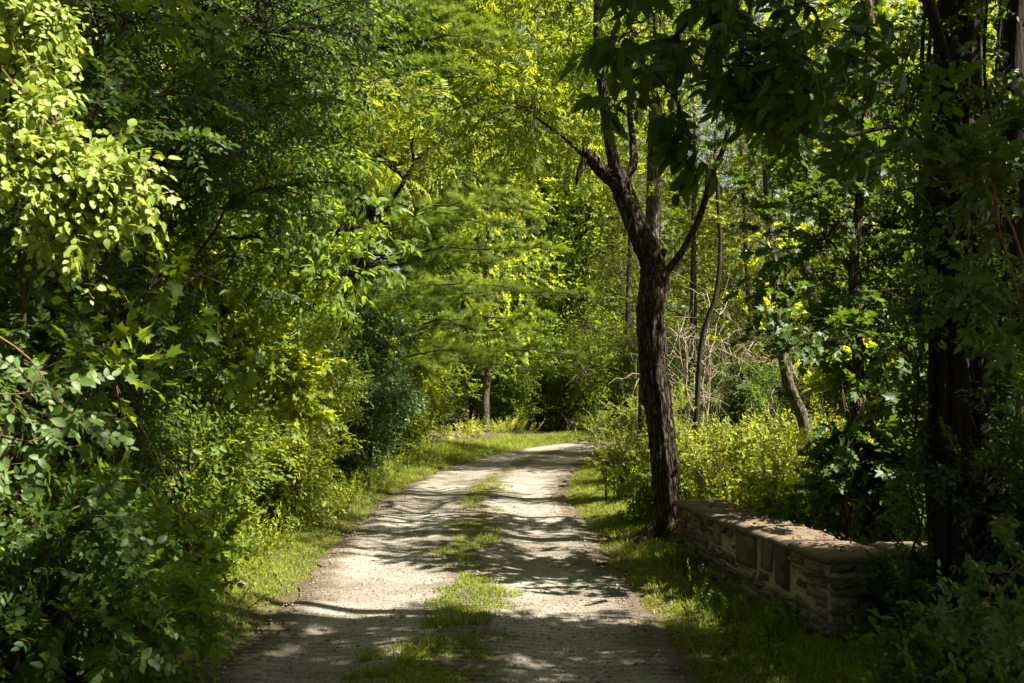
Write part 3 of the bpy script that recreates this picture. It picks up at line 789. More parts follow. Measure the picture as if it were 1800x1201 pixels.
def path_foliage(pl, paths, r0, side_n, side_len, per, kit, lts, start=.15, scale=(.8, 1.2), roll=.5, jit=.2, up=.1, spread=.8, bias=None, face=(.38, -.2, .9)):
    rng = pl.rng; Pp = []; Dd = []
    for pts in paths:
        n = len(pts); pl.each.append(Geo()); tube(pl.each[-1], pts, np.linspace(r0, r0 * .25, n), 6)
        tg = nrm(np.gradient(pts, axis=0))
        for t in rng.uniform(start, 1, side_n):
            k = t * (n - 1); j = min(int(k), n - 2); p = pts[j] + (pts[j + 1] - pts[j]) * (k - j)
            d = nrm(tg[j] * .5 + rng.normal(0, spread, 3) + [0, 0, up] + (np.asarray(bias) if bias is not None else 0)); L = side_len * rng.uniform(.4, 1.1)
            q = bez(p, p + d * L * .5 + [0, 0, .06 * L], p + d * L + [0, 0, -.12 * L], 5)
            tube(pl.twig, q, np.linspace(r0 * .35, r0 * .12, 5), 4, cap=False)
            tq = nrm(np.gradient(q, axis=0)); m = rng.uniform(.1, 1, per); jj = np.minimum((m * 4).astype(int), 3)
            Pp.append(q[jj] + (q[jj + 1] - q[jj]) * (m * 4 - jj)[:, None]); Dd.append(tq[jj] * .8 + rng.normal(0, .55, (per, 3)) + [0, 0, up * .5])
    place_sprays(pl.leaf, pl.twig, K[kit], lts, np.concatenate(Pp), np.concatenate(Dd), rng, scale, roll, jit, up=face)

def shrub(name, label, cat, base, n, reach, height, kit, lts, lm, bm='twig', seed=0, group=None, berries=0, **kw):
    pl = Plant(name, label, cat, base, group, seed)
    arch_shrub(pl.rng, pl.stem, pl.leaf, pl.twig, pl.base - [0, 0, .03], n, reach, height, K[kit], lts, **kw)
    if berries:
        v = np.concatenate(pl.leaf.v); c = v[pl.rng.integers(len(v), size=berries)]
        g = Geo(); ph = np.array([[0, 0, 1], [1, 0, 0], [0, 1, 0], [-1, 0, 0], [0, -1, 0], [0, 0, -1]], float)
        f = np.array([[0, 1, 2], [0, 2, 3], [0, 3, 4], [0, 4, 1], [5, 2, 1], [5, 3, 2], [5, 4, 3], [5, 1, 4]])
        c = np.repeat(c, 2, 0) + pl.rng.normal(0, .006, (berries * 2, 3))
        inst(g, (ph, [f]), np.repeat(np.eye(3)[None], len(c), 0), c, np.full(len(c), .005))
        g.build('berries', M['berry'], pl.t, True)['kind'] = 'stuff'
    return pl.done(lm, bm)

# ================================================================== MAIN TREE
mt = Plant('forked_tree', 'leaning dark tree with a forked bare trunk at the far wall end', 'tree', P(1182, 945, 10.6)[:2], None, 31)
YT = 10.6
def path(pts, n=24): return spline([P(*p) for p in pts], n)
tr = path([(1186, 968, YT), (1180, 930, YT), (1172, 860, YT), (1162, 760, YT), (1150, 660, YT), (1143, 570, YT), (1149, 500, YT), (1150, 468, YT)], 120)
tr[0] = mt.base - [0, 0, .1]
px = YT / F_PX
for k in range(7):                                   # root flare
    a = k * .9 + mt.rng.uniform(-.2, .2); e = mt.base + [cos(a) * mt.rng.uniform(.38, .62), sin(a) * mt.rng.uniform(.38, .62), -.07]
    tube(mt.stem, bez(mt.base + [cos(a) * .06, sin(a) * .06, .34], mt.base + [cos(a) * .2, sin(a) * .2, .06], e, 12), np.linspace(.085, .03, 12), 10, .06, mt.rng)
tube(mt.stem, tr, np.interp(np.linspace(0, 1, 120), [0, .06, .2, .5, .75, .9, 1], np.array([58, 31, 24, 22, 22, 25, 24]) * px), 44, .055, mt.rng, hold=.93)
Lm = path([(1152, 480, YT), (1138, 440, YT), (1112, 380, YT), (1090, 322, YT), (1082, 300, YT)], 60)
tube(mt.twig, Lm, np.interp(np.linspace(0, 1, 60), [0, .3, 1], np.array([22, 19, 18]) * px), 32, .055, mt.rng, hold=.93)
Up = path([(1084, 318, YT), (1074, 260, YT), (1064, 190, YT), (1055, 110, YT), (1050, 20, YT), (1062, -120, YT), (1085, -260, YT - .4)], 28)
tube(mt.twig, Up, np.linspace(12, 4.5, 28) * px, 12, .04, mt.rng)
st = path([(1086, 325, YT), (1060, 303, YT - .05), (1040, 282, YT - .1), (1028, 268, YT - .12)], 12)
tube(mt.twig, st, np.array([14, 12, 11, 10]) * px, 10, .12, mt.rng)
tube(mt.twig, path([(1034, 280, YT - .1), (1028, 262, YT - .1), (1037, 244, YT - .1)], 6), np.array([10, 5, 1]) * px, 6, .2, mt.rng)   # splintered end of the broken limb
tube(mt.twig, path([(1034, 272, YT - .1), (1020, 300, YT - .15), (1012, 326, YT - .15)], 6), np.array([8, 6, 1]) * px, 6, .2, mt.rng)
tube(mt.twig, path([(1088, 318, YT), (1104, 303, YT), (1114, 288, YT), (1112, 240, YT + .1), (1106, 180, YT + .2), (1110, 60, YT + .4)], 16), np.linspace(11, 3.5, 16) * px, 9, .05, mt.rng)
Rl = path([(1158, 500, YT), (1172, 478, YT - .05), (1195, 448, YT - .1), (1222, 400, YT - .2), (1240, 350, YT - .3), (1250, 310, YT - .4), (1275, 250, YT - .5), (1300, 120, YT - .7), (1330, -40, YT - 1)], 30)
tube(mt.twig, Rl, np.linspace(7.5, 3.5, 30) * px, 9, .03, mt.rng)
tube(mt.twig, path([(1165, 480, YT + .05), (1160, 460, YT + .05), (1168, 438, YT)], 6), np.array([8, 7, 5]) * px, 8, .08, mt.rng)   # short broken stub at the fork
arm = path([(1036, 285, YT), (1000, 250, YT), (950, 212, YT + .2), (905, 180, YT + .4)], 14)
tube(mt.twig, arm, np.linspace(3.8, 1.5, 14) * px, 7)
g2 = Geo()
pts = np.vstack([Up[10:], arm[6:], Rl[18:]])
blob_crown(mt.rng, mt.leaf, g2, [(P(1060, -250, YT), (1.4, 1.3, .8), 14), (P(1350, -220, YT - 1), (1.5, 1.4, .9), 7), (P(960, -120, YT + .6), (1.1, 1.2, .7), 18),
    (P(930, 190, YT + .5), (.75, .5, .45), 10), (P(1230, -60, YT), (.9, .9, .6), 7), (P(1120, 60, YT + .5), (.7, .6, .5), 8)],
    K['walnut'], L_lance, .26, 5, pts, .02, mt.twig, droop=.25, sub_r=.008)
mt.twig.build('limbs', M['bark'], mt.t, True); mt.twig = g2
# small sunlit sprouts on the fork
sp = Plant.__new__(Plant); sp.leaf = mt.leaf; sp.twig = mt.twig; sp.rng = mt.rng
pp = np.array([P(1120 + mt.rng.uniform(-12, 25), 330 + mt.rng.uniform(-25, 45), YT - .1) for _ in range(9)])
place_sprays(mt.leaf, mt.twig, K['honey'], L_ovate, pp, mt.rng.normal(0, 1, (9, 3)) + [.6, 0, .2], mt.rng, (.6, .9))
mt.done('mid_leaf', 'bark', 'trunk', 'crown', 'twigs')

bt = Plant('straight_tree', 'straight grey-brown trunk standing just behind the forked tree', 'tree', P(1136, 850, 14.6)[:2], None, 32)
q = path([(1134, 862, 14.6), (1138, 700, 14.6), (1146, 480, 14.6), (1150, 300, 14.6), (1153, 120, 14.6), (1160, -200, 14.6)], 40); q[0][2] = bt.base[2] - .1
tube(bt.stem, q, np.linspace(17, 10, 40) * 14.6 / F_PX, 16, .05, bt.rng)
blob_crown(bt.rng, bt.leaf, bt.twig, [(P(1170, -120, 14.6), (1.9, 1.8, 1.3), 34), (P(1260, 60, 15), (1.1, 1.2, .8), 14), (P(1080, 20, 15), (1.1, 1, .8), 14)], K['alder'], L_ovate, .32, 9, q[22:], .04, scale=(.9, 1.4))
bt.done('lime_leaf', 'grey_bark', 'trunk', 'crown', 'branches')

# ================================================================== LEFT HEDGE, near to far
vine = Plant('bittersweet_vine', 'brightly sunlit round-leaved vine hanging at the upper left', 'vine', (-2.15, 3.9), None, 41)
paths = [np.vstack([[vine.base], path([(-120, 300, 3.9), (-140, 20, 3.8), (-20, 20, 3.75), (60, 130, 3.7), (120, 240, 3.75), (215, 305, 3.8)], 18)]),
         path([(-140, 120, 3.7), (-30, 90, 3.65), (50, 190, 3.6), (110, 260, 3.65), (150, 330, 3.7)], 14),
         path([(-140, 60, 3.8), (0, -20, 3.8), (70, 10, 3.8), (95, 60, 3.8)], 12), path([(-60, 180, 3.6), (20, 230, 3.6), (60, 320, 3.6)], 12),
         path([(40, 160, 3.7), (110, 230, 3.7), (170, 270, 3.75), (228, 305, 3.8), (222, 335, 3.8)], 14), path([(60, 230, 3.75), (110, 330, 3.75), (128, 380, 3.75), (124, 420, 3.78)], 12)]
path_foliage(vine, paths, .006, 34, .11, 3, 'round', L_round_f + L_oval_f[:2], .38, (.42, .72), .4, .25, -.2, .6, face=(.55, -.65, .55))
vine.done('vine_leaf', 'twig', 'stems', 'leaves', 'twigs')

dog = Plant('viburnum_shrub', 'near shrub with pale oval leaves on thin arching twigs at the left', 'shrub', (-1.85, 3.0), None, 42)
paths = [np.vstack([[dog.base], path([(-190, 600, 3.0), (-80, 560, 3.05), (40, 620, 3.15), (100, 700, 3.2), (150, 745, 3.2)], 14)]),
         np.vstack([[dog.base + [.03, 0, 0]], path([(-170, 780, 3.0), (-90, 740, 3.05), (20, 770, 3.15), (130, 790, 3.2)], 12)]),
         path([(-120, 650, 3.05), (-20, 690, 3.1), (90, 690, 3.2)], 10)]
path_foliage(dog, paths, .0045, 5, .12, 2, 'dog', L_oval_f, .6, (.45, .68), .35, .2, .1, .5, face=(.45, -.5, .75))
dog.done('pale_leaf', 'red_twig', 'stems', 'leaves', 'twigs')

shrub('honeysuckle_shrub', 'low dark shrub filling the lower left corner beside the road', 'shrub', (-2.35, 4.5), 20, .75, 1.0, 'honey', L_oval_f, 'dark_leaf', seed=51, side_n=9, side_len=.3, per=4, scale=(.8, 1.2), start=.15)
shrub('honeysuckle_shrub', 'knee-high leafy shrub with small oval leaves just past the nearest left corner', 'shrub', (-2.55, 5.9), 18, .65, .95, 'honey', L_oval_f, 'mid_leaf', seed=52, side_n=9, side_len=.3, per=5, start=.12)
shrub('honeysuckle_shrub', 'lowest leafy shrub at the very edge of the gravel in the lower left', 'shrub', (-2.1, 5.2), 16, .42, .6, 'honey', L_oval_f, 'mid_leaf', seed=151, side_n=8, side_len=.22, per=4, start=.1)
shrub('honeysuckle_shrub', 'low shrub around the foot of the hanging dry stem', 'shrub', (-2.35, 6.5), 16, .45, .75, 'honey', L_oval_f, 'mid_leaf', seed=152, side_n=8, side_len=.25, per=4, start=.1)
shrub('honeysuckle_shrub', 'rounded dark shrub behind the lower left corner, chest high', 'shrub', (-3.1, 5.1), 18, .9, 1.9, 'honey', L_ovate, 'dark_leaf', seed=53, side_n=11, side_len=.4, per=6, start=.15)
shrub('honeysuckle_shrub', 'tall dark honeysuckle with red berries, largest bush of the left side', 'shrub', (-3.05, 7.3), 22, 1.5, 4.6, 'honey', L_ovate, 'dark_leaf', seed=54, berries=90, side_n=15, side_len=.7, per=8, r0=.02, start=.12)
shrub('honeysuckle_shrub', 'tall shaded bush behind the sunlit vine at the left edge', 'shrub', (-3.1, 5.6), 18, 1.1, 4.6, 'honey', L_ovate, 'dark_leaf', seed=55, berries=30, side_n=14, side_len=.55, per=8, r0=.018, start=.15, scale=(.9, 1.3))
shrub('hazel_shrub', 'broad-leaved bright green thicket bush halfway along the left hedge', 'shrub', (-3.2, 10.2), 20, 1.15, 3.1, 'maple', L_maple, 'lime_leaf', seed=56, side_n=13, side_len=.5, per=6, r0=.014, start=.08, scale=(.9, 1.3))
shrub('hazel_shrub', 'lower bushy green shrub leaning to the verge before the bluish bush', 'shrub', (-2.9, 12.6), 18, .9, 2.2, 'alder', L_ovate, 'lime_leaf', seed=57, side_n=12, side_len=.45, per=6, start=.08)
shrub('hazel_shrub', 'small leafy shrub at the verge under the tall berry honeysuckle', 'shrub', (-2.85, 8.6), 16, .7, 1.3, 'alder', L_ovate, 'mid_leaf', seed=58, side_n=10, side_len=.35, per=5, start=.1)
shrub('hazel_shrub', 'knee-high green shrub spilling over the verge under the hazel thicket', 'shrub', (-2.65, 10.9), 16, .6, 1.0, 'alder', L_ovate, 'lime_leaf', seed=158, side_n=9, side_len=.3, per=5, start=.08)
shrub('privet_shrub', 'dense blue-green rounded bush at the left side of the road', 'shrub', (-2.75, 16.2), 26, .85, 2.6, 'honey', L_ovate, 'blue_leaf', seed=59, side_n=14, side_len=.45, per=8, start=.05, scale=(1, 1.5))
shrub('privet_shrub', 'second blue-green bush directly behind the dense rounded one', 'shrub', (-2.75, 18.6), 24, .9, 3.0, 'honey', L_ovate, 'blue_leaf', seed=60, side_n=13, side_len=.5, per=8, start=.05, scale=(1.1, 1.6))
shrub('dogwood_shrub', 'yellow-green bush beyond the blue-green bushes where the road starts to bend', 'shrub', (-2.4, 22.8), 22, 1.0, 2.5, 'alder', L_ovate, 'lime_leaf', seed=61, side_n=12, side_len=.5, per=6, start=.05, scale=(1, 1.5))
shrub('dogwood_shrub', 'loose sunlit shrub to the left of the slim trunk at the bend', 'shrub', (-2.9, 28), 20, 1.3, 3.0, 'alder', L_ovate, 'lime_leaf', seed=62, side_n=12, side_len=.6, per=6, start=.05, scale=(1.2, 1.8))

def sapling(name, label, base, blobs, kit, lts, lm, seed, trunk, r0, bm='bark', sig=.28, per=6, scale=(.8, 1.2), droop=.2, cat='tree', limb_r=.025, group=None, out=.6, up=.2, sub_r=.01, jit=.2):
    pl = Plant(name, label, cat, base, group, seed)
    tk = spline(np.vstack([[pl.base - [0, 0, .1]], trunk]), 30); tk[1:] += np.cumsum(pl.rng.normal(0, .008, (29, 3)), 0)
    tube(pl.stem, tk, np.linspace(r0, r0 * .35, 30), 12, .05, pl.rng)
    blob_crown(pl.rng, pl.leaf, pl.twig, blobs, K[kit], lts, sig, per, tk[8:], limb_r, scale=scale, droop=droop, out=out, up=up, sub_r=sub_r, jit=jit)
    return pl.done(lm, bm, 'trunk', 'crown', 'branches')

sapling('boxelder_tree', 'boxelder with drooping pointed leaflets reaching out from the left hedge', (-3.4, 9.2), [(P(590, 410, 9.2), (.38, .5, .25), 7), (P(570, 490, 9.2), (.4, .5, .2), 6), (P(500, 260, 9.4), (.6, .7, .5), 9), (P(560, 60, 9.6), (.6, .8, .4), 8), (P(460, 420, 9.4), (.4, .5, .4), 6)],
        'boxelder', L_lance_f, 'mid_leaf', 63, [[-3.3, 9.2, 1.5], [-2.9, 9.3, 3.2], [-2.4, 9.4, 4.6]], .06, sig=.2, per=4, droop=.45)
sapling('sumac_tree', 'sumac with long feathery sunlit fronds above the left hedge', (-3.0, 14.2), [(P(725, 245, 12.8), (.35, .3, .12), 4), (P(660, 280, 13.2), (.35, .4, .15), 3), (P(790, 235, 13), (.2, .3, .1), 2), (P(620, 180, 14), (.5, .6, .3), 5)],
        'sumac', L_thin, 'broad_weed', 64, [[-2.7, 14, 1.8], [-2.0, 13.7, 3.6], [-1.35, 13.1, 4.6]], .06, sig=.15, per=2, droop=.1, scale=(1.3, 1.7), jit=.1)
# big trees behind the left hedge: crowns that close the upper left of the view
sapling('shade_tree', 'dark limbed tree over the near left hedge', (-4.6, 8.2), [(P(250, 40, 7.4), (1.3, 1.1, .7), 30), (P(470, 60, 7.8), (1.0, 1, .7), 24), (P(330, 230, 8.2), (1.2, 1, .7), 26), (P(60, 200, 7), (1.1, 1, .9), 22), (P(560, -80, 8), (1.2, 1.2, .8), 20)],
        'alder', L_ovate, 'dark_leaf', 65, [[-4.4, 8.1, 2], [-3.9, 8, 4], [-3.4, 7.8, 6]], .13, 'dark_bark', .3, 12, (.8, 1.3), limb_r=.05)
sapling('shade_tree', 'green broadleaf tree rising behind the boxelder', (-4.8, 14.5), [(P(480, 120, 13.5), (1.4, 1.4, 1), 30), (P(540, -20, 13.8), (1.1, 1.3, 1), 24), (P(480, 300, 14), (1.0, 1, .9), 20), (P(380, 330, 13.6), (1.3, 1.2, 1), 22), (P(420, 520, 13.5), (1.2, 1, 1), 18)],
        'alder', L_ovate, 'dark_leaf', 66, [[-4.5, 14.4, 3], [-3.9, 14, 6], [-3.2, 14, 8.5]], .15, 'dark_bark', .36, 10, (1, 1.5), limb_r=.06)
sapling('walnut_tree', 'tall walnut with fine leaflets arching over the middle of the road', (-3.9, 23.5), [(P(760, 60, 22), (1.7, 1.5, .9), 26), (P(880, 130, 22), (1.5, 1.4, .7), 22), (P(960, 30, 22), (1.6, 1.4, .9), 24), (P(700, 60, 22), (1.4, 1.3, .7), 18), (P(840, 190, 21), (1.1, 1.1, .4), 10), (P(860, -80, 23), (2, 1.6, 1), 26), (P(960, 200, 22), (1.2, .9, .6), 18), (P(1000, 280, 24), (1.2, 1, .5), 12), (P(1080, 120, 24), (1.5, 1.2, .8), 18)],
        'walnut', L_lance, 'lime_leaf', 67, [[-3.6, 23.4, 4], [-2.9, 23, 8], [-1.6, 22.5, 11]], .17, 'dark_bark', .42, 5, (1.1, 1.6), limb_r=.06)

# white pine with soft horizontal plates of needles
pn = Plant('white_pine', 'soft-needled white pine with flat drooping boughs beside the bend', 'tree', (-3.2, 20.2), None, 68)
tk = spline([pn.base - [0, 0, .1], [-3.2, 20.2, 4], [-3.15, 20.2, 9], [-3.1, 20.2, 13.5]], 40); tube(pn.stem, tk, np.linspace(.17, .05, 40), 14, .04, pn.rng)
Pp = []; Dd = []
for z in np.arange(2.1, 13, .72):
    for a in np.arange(0, 2 * pi, 2 * pi / 9) + pn.rng.uniform(0, 2):
        a += pn.rng.normal(0, .2); Lb = (3.9 - .2 * max(z - 3, 0)) * pn.rng.uniform(.75, 1.1)
        if cos(a) < -.4: Lb *= .6
        if cos(a) > .3: Lb *= 1.12
        p0 = np.array([-3.17, 20.2, z + pn.rng.uniform(-.1, .1)]); e = p0 + np.array([cos(a) * Lb, sin(a) * Lb, pn.rng.uniform(-.35, .25)])
        b = bez(p0, (p0 + e) / 2 + [0, 0, .25], e, 12); b[1:-1] += pn.rng.normal(0, .03, (10, 3)); tube(pn.twig, b, np.linspace(.028, .006, 12), 6)
        tg = nrm(np.gradient(b, axis=0))
        for t in np.linspace(.25, 1, 15):
            k = min(int(t * 10.99), 10); p = b[k] + (b[k + 1] - b[k]) * (t * 11 - k if t < 1 else 1)
            s = pn.rng.choice([-1, 1]); side = np.array([-tg[k][1], tg[k][0], 0]) * s
            Ls = .9 * (1.15 - t) * pn.rng.uniform(.5, 1.2) + .15; d = nrm(tg[k] * .7 + side * .75 + [0, 0, pn.rng.normal(.02, .12)])
            tube(pn.twig, np.array([p, p + d * Ls * .5 + [0, 0, .02], p + d * Ls]), [.006, .004, .002], 4, cap=False)
            m = int(6 + Ls * 17); w = pn.rng.uniform(.15, 1, (m, 1))
            Pp.append(p + d * Ls * w); Dd.append(d + pn.rng.normal(0, .4, (m, 3)) * [1, 1, .6] + [0, 0, .12])
place_sprays(pn.leaf, None, K['pine'], L_need, np.concatenate(Pp), np.concatenate(Dd), pn.rng, (.8, 1.2), 1, .1)
pn.done('pine_needle', 'dark_bark', 'trunk', 'needles', 'boughs')

# hanging dead stem with bare side twigs in the near left hedge
dv = Plant('dry_vine', 'bare dry forked vine hanging in front of the left hedge', 'vine', P(316, 1150, 5.9)[:2], None, 69)
mainp = path([(310, 1165, 5.9), (312, 1060, 5.9), (318, 990, 5.85), (324, 945, 5.8), (300, 860, 5.85), (270, 790, 5.9), (240, 740, 6), (200, 690, 6.1)], 24); mainp[0][2] = dv.base[2] - .05
tube(dv.stem, mainp, np.linspace(.006, .003, 24), 6)
for pts in ([(324, 945, 5.8), (350, 948, 5.75), (385, 945, 5.7)], [(328, 955, 5.8), (345, 975, 5.75), (372, 990, 5.7)], [(302, 870, 5.85), (322, 905, 5.8), (345, 925, 5.75)], [(280, 800, 5.9), (305, 815, 5.85), (318, 850, 5.8)]):
    dv.each.append(Geo()); tube(dv.each[-1], path(pts, 8), np.linspace(.0035, .0015, 8), 5)
dv.done('mid_leaf', 'red_twig', 'stem', 'leaves', 'twigs')

# verge weeds at the foot of the left hedge
def weed(name, label, base, n, h, lm, seed, group=None, kit='weed', lts=None, cat='plant', sp=.08, lean=.25, scale=(.7, 1.1)):
    pl = Plant(name, label, cat, base, group, seed); r = pl.rng
    b = pl.base + np.column_stack([r.normal(0, sp, n), r.normal(0, sp, n), np.full(n, -.01)])
    d = np.column_stack([r.normal(0, lean, n), r.normal(0, lean, n), np.ones(n)])
    for p, q in zip(b, nrm(d)): pl.each.append(Geo()); tube(pl.each[-1], np.array([p, p + q * h * .35, p + q * h * .6]), [.004, .003, .002], 4, cap=False)
    place_sprays(pl.leaf, None, K[kit], lts or L_lance, b + nrm(d) * h * .1, d, r, (h / .5 * scale[0], h / .5 * scale[1]), 3, .3, .8)
    return pl.done(lm, 'twig')
rw = np.random.default_rng(90)
for i, (x, y, h, n) in enumerate([(395, 1000, .34, 6), (425, 975, .42, 7), (455, 985, .30, 6), (370, 1010, .28, 6), (470, 960, .3, 5)]):
    c = P(x, y, 1); c = c - [0, 0, CAM_Z]; k = -1.55 / c[2]
    weed('verge_weed', ['jagged leafy weed nearest the dead stem on the left verge', 'tallest pale weed above the white stones', 'short weed to the right of the tallest pale weed on the left verge', 'small weed in front of the left hedge behind the smaller white stone', 'weed farthest up the left verge next to the hazel shrub'][i], (c[0] * k, k), n, h, 'lime_leaf', 100 + i, 'weeds on the left verge')

for i, (x, y, h) in enumerate([(-2.25, 8.7, .35), (-2.35, 9.4, .45), (-2.2, 10.1, .3), (-2.3, 11.6, .4), (-2.2, 12.4, .3), (-2.3, 13.3, .45), (-2.25, 14.3, .35), (-2.3, 15.2, .4), (-2.1, 7.3, .3), (-2.2, 17.4, .45), (-2.15, 20.2, .45), (-1.9, 21.8, .5)]):
    weed('hedge_weed', 'leafy weed in the ragged edge where the left hedge meets the grass', (x, y), 8, h, 'broad_weed' if i % 2 else 'lime_leaf', 500 + i, 'weeds in the ragged left hedge edge', sp=.14, lean=.4, lts=L_ovate if i % 2 else L_lance)

# ================================================================== FAR SIDE OF THE BEND
slim = sapling('slim_tree', 'slim pale trunk at the far edge of the bend, flecked with sun', P(853, 762, 35)[:2], [(P(870, 480, 35), (1.6, 1.5, 1.3), 16), (P(900, 600, 34.6), (.9, .9, .6), 8), (P(840, 330, 35), (2, 2, 1.4), 18)], 'big', L_maple, 'lime_leaf', 70,
        [P(855, 690, 35), P(860, 600, 35), P(857, 480, 35), P(862, 300, 35)], .15, 'grey_bark', .5, 6, (1.1, 1.6), limb_r=.05)
for i, (x, Y0, h, r, lm, lab) in enumerate([(-3.6, 37, 3.6, 1.6, 'mid_leaf', 'shaded bush behind the slim pale trunk'), (-.2, 39.5, 3.4, 1.6, 'mid_leaf', 'green bush just right of the slim pale trunk'), (2.6, 41.5, 3.8, 1.7, 'mid_leaf', 'green bush at the middle of the bend'),
        (5.4, 43, 3.8, 1.8, 'mid_leaf', 'green bush where the road disappears'), (8.2, 44.5, 4.2, 2, 'dark_leaf', 'dark bush behind the leaning forked trunk'), (-6.5, 35, 4, 1.8, 'mid_leaf', 'green bush behind the white pine'), (11.5, 43.5, 4.2, 2, 'dark_leaf', 'dark bush beyond the cedars, seen right of the forked tree'),
        (4.6, 26, 2.6, 1.5, 'mid_leaf', 'bush under the cedars right of the forked trunk'), (7.2, 27.2, 2.8, 1.6, 'dark_leaf', 'bush under the cedars behind the crooked black stem'), (10, 28, 3.2, 1.7, 'dark_leaf', 'bush under the cedars behind the leaning pale trunks')]):
    shrub('understory_bush', lab, 'shrub', (x, Y0), 26, r, h, 'big', L_ovate, lm, seed=120 + i, side_n=12, side_len=.9, per=6, r0=.02, start=.05, scale=(.8, 1.4), base_sp=.5)
for i, (px_, py_, Y0, lab) in enumerate([(790, 775, 29, 'yellowing fern clump nearest along the outer edge of the bend'), (835, 768, 32, 'yellow-green fern left of the slim pale trunk'), (872, 762, 34.5, 'yellow-green fern at the right foot of the slim pale trunk'), (905, 757, 36, 'fern halfway between the slim trunk and the end of the visible road'), (1020, 745, 41, 'pale fern at the end of the visible road')]):
    c = P(px_, py_, Y0); weed('fern', lab, (c[0], c[1]), 16, .55 + .1 * (i == 4), 'weed_leaf', 140 + i, 'ferns along the bend', 'fern', L_thin, 'fern', .35, .7, (.8, 1.2))

_ub = [o for o in COL.objects if o.name.startswith('understory_bush') and o.parent is None]
for i, (x, y) in enumerate([(-8, 47), (-4.5, 49), (-1, 51), (2.5, 50), (6, 52), (9.5, 53), (13.5, 51), (17, 49), (-12, 44), (21, 46), (14, 36), (17.5, 33), (13.5, 30)]):
    copy_tree(_ub[i % 7], (x, y, float(ground_z(x, y)[0])), i * 1.7, rw.uniform(1.1, 1.5), 'dark bush low in the far wood behind the front row of bushes', 'bushes low in the far wood')
# background trees: a few kinds, each copied
def bg_tree(name, seed, h, r, kit, lts, lm, bm, n, per, trunk_r, low=.3, scale=(1.3, 2)):
    pl = Plant(name, 'x', 'tree', (0, 0, 0), None, seed); rg = pl.rng
    tk = spline([[0, 0, -.3], [rg.normal(0, .15), rg.normal(0, .15), h * .35], [rg.normal(0, .3), rg.normal(0, .3), h * .7], [rg.normal(0, .4), rg.normal(0, .4), h]], 30)
    tube(pl.stem, tk, np.linspace(trunk_r, trunk_r * .2, 30), 10, .05, rg)
    blobs = []
    for k in range(n):
        t = low + (1 - low) * (k + .5) / n; a = k * 2.4 + rg.normal(0, .3); rr = r * (1 - .75 * abs(t - .55)) * rg.uniform(.35, .75)
        blobs.append((np.array([cos(a) * rr, sin(a) * rr, h * t]), (r * .5, r * .5, r * .34), 12))
    blob_crown(rg, pl.leaf, pl.twig, blobs, K[kit], lts, .5, per, tk[6:], .05, scale=scale, sub_r=.016, twr=.006)
    return pl.done(lm, bm, 'trunk', 'crown', 'branches')
protos = [bg_tree('maple_tree', 201, 13, 3.2, 'big', L_maple, 'lime_leaf', 'dark_bark', 13, 6, .17, .22),
          bg_tree('ash_tree', 202, 15, 3.4, 'walnut', L_lance, 'mid_leaf', 'dark_bark', 14, 4, .19, .25, (1.4, 2)),
          bg_tree('elm_tree', 203, 12, 3.0, 'big', L_ovate, 'mid_leaf', 'dark_bark', 13, 8, .15, .18)]
G_FAR = 'trees of the wood beyond the bend'
LAB_FAR = ['broad-leaved maple in the sunlit wood beyond the bend', 'fine-leaved ash in the wood beyond the bend', 'bushy elm in the wood beyond the bend']
spots = [(1.2, 43.5, 2), (3.6, 44.5, 1), (-1.6, 42, 1), (-9, 33, 0), (-6.5, 42, 1), (-1.5, 45, 0), (2.5, 47, 2), (6, 46, 1), (9.5, 49, 0), (14, 50, 2), (-11, 24, 2), (-9.5, 17, 1), (-14, 38, 1), (-3, 56, 2), (4, 58, 0), (10.5, 60, 1), (18, 56, 0), (-10, 54, 0), (23, 50, 2), (-17, 50, 2), (27, 62, 1), (15, 70, 1), (-4, 72, 1), (6, 74, 2), (-18, 68, 0),
         (14, 30, 0), (17, 38, 1), (11, 35.5, 2), (20, 28, 2), (24, 40, 0)]
first = [True] * 3
for i, (x, y, k) in enumerate(spots):
    sc = rw.uniform(.85, 1.2) if i > 2 else 1.3; rz = rw.uniform(0, 6.28); z = float(ground_z(x, y)[0])
    if first[k]:
        o = protos[k]; o.location = (x, y, z); o.rotation_euler = (0, 0, rz); o.scale = (sc, sc, sc); o['label'] = LAB_FAR[k]; o['group'] = G_FAR; first[k] = False
    else: copy_tree(protos[k], (x, y, z), rz, sc, LAB_FAR[k], G_FAR)

for i, (x, y, k, sc) in enumerate([(-7.2, 11.5, 2, .9), (-8.5, 14.5, 0, .95), (-9, 8, 2, .9), (-6.8, 19.5, 2, 1), (-12, 12, 1, 1), (-6.6, 26, 0, 1), (-8, 29, 2, 1.1), (-7, 6, 2, .8)]):
    copy_tree(protos[k], (x, y, float(ground_z(x, y)[0])), i * 1.3, sc, 'tree standing in the shade behind the left hedge', 'trees of the wood behind the left hedge')
BEHIND = [(-6, -5, 2, 1), (-1.5, -8, 0, 1), (4, -8, 1, 1), (8.5, -6, 2, .9), (-9, 1, 0, 1), (1, -14, 2, 1.1), (-2.5, -3.5, 2, .8)]  # unseen trees, added behind the camera to shade the foreground and block sky
for i, (x, y, k, sc) in enumerate(BEHIND):
    copy_tree(protos[k], (x, y, float(ground_z(x, y)[0])), i * 2.3, sc, 'unseen tree added behind the camera to shade the near ground', 'shading trees added behind the camera')
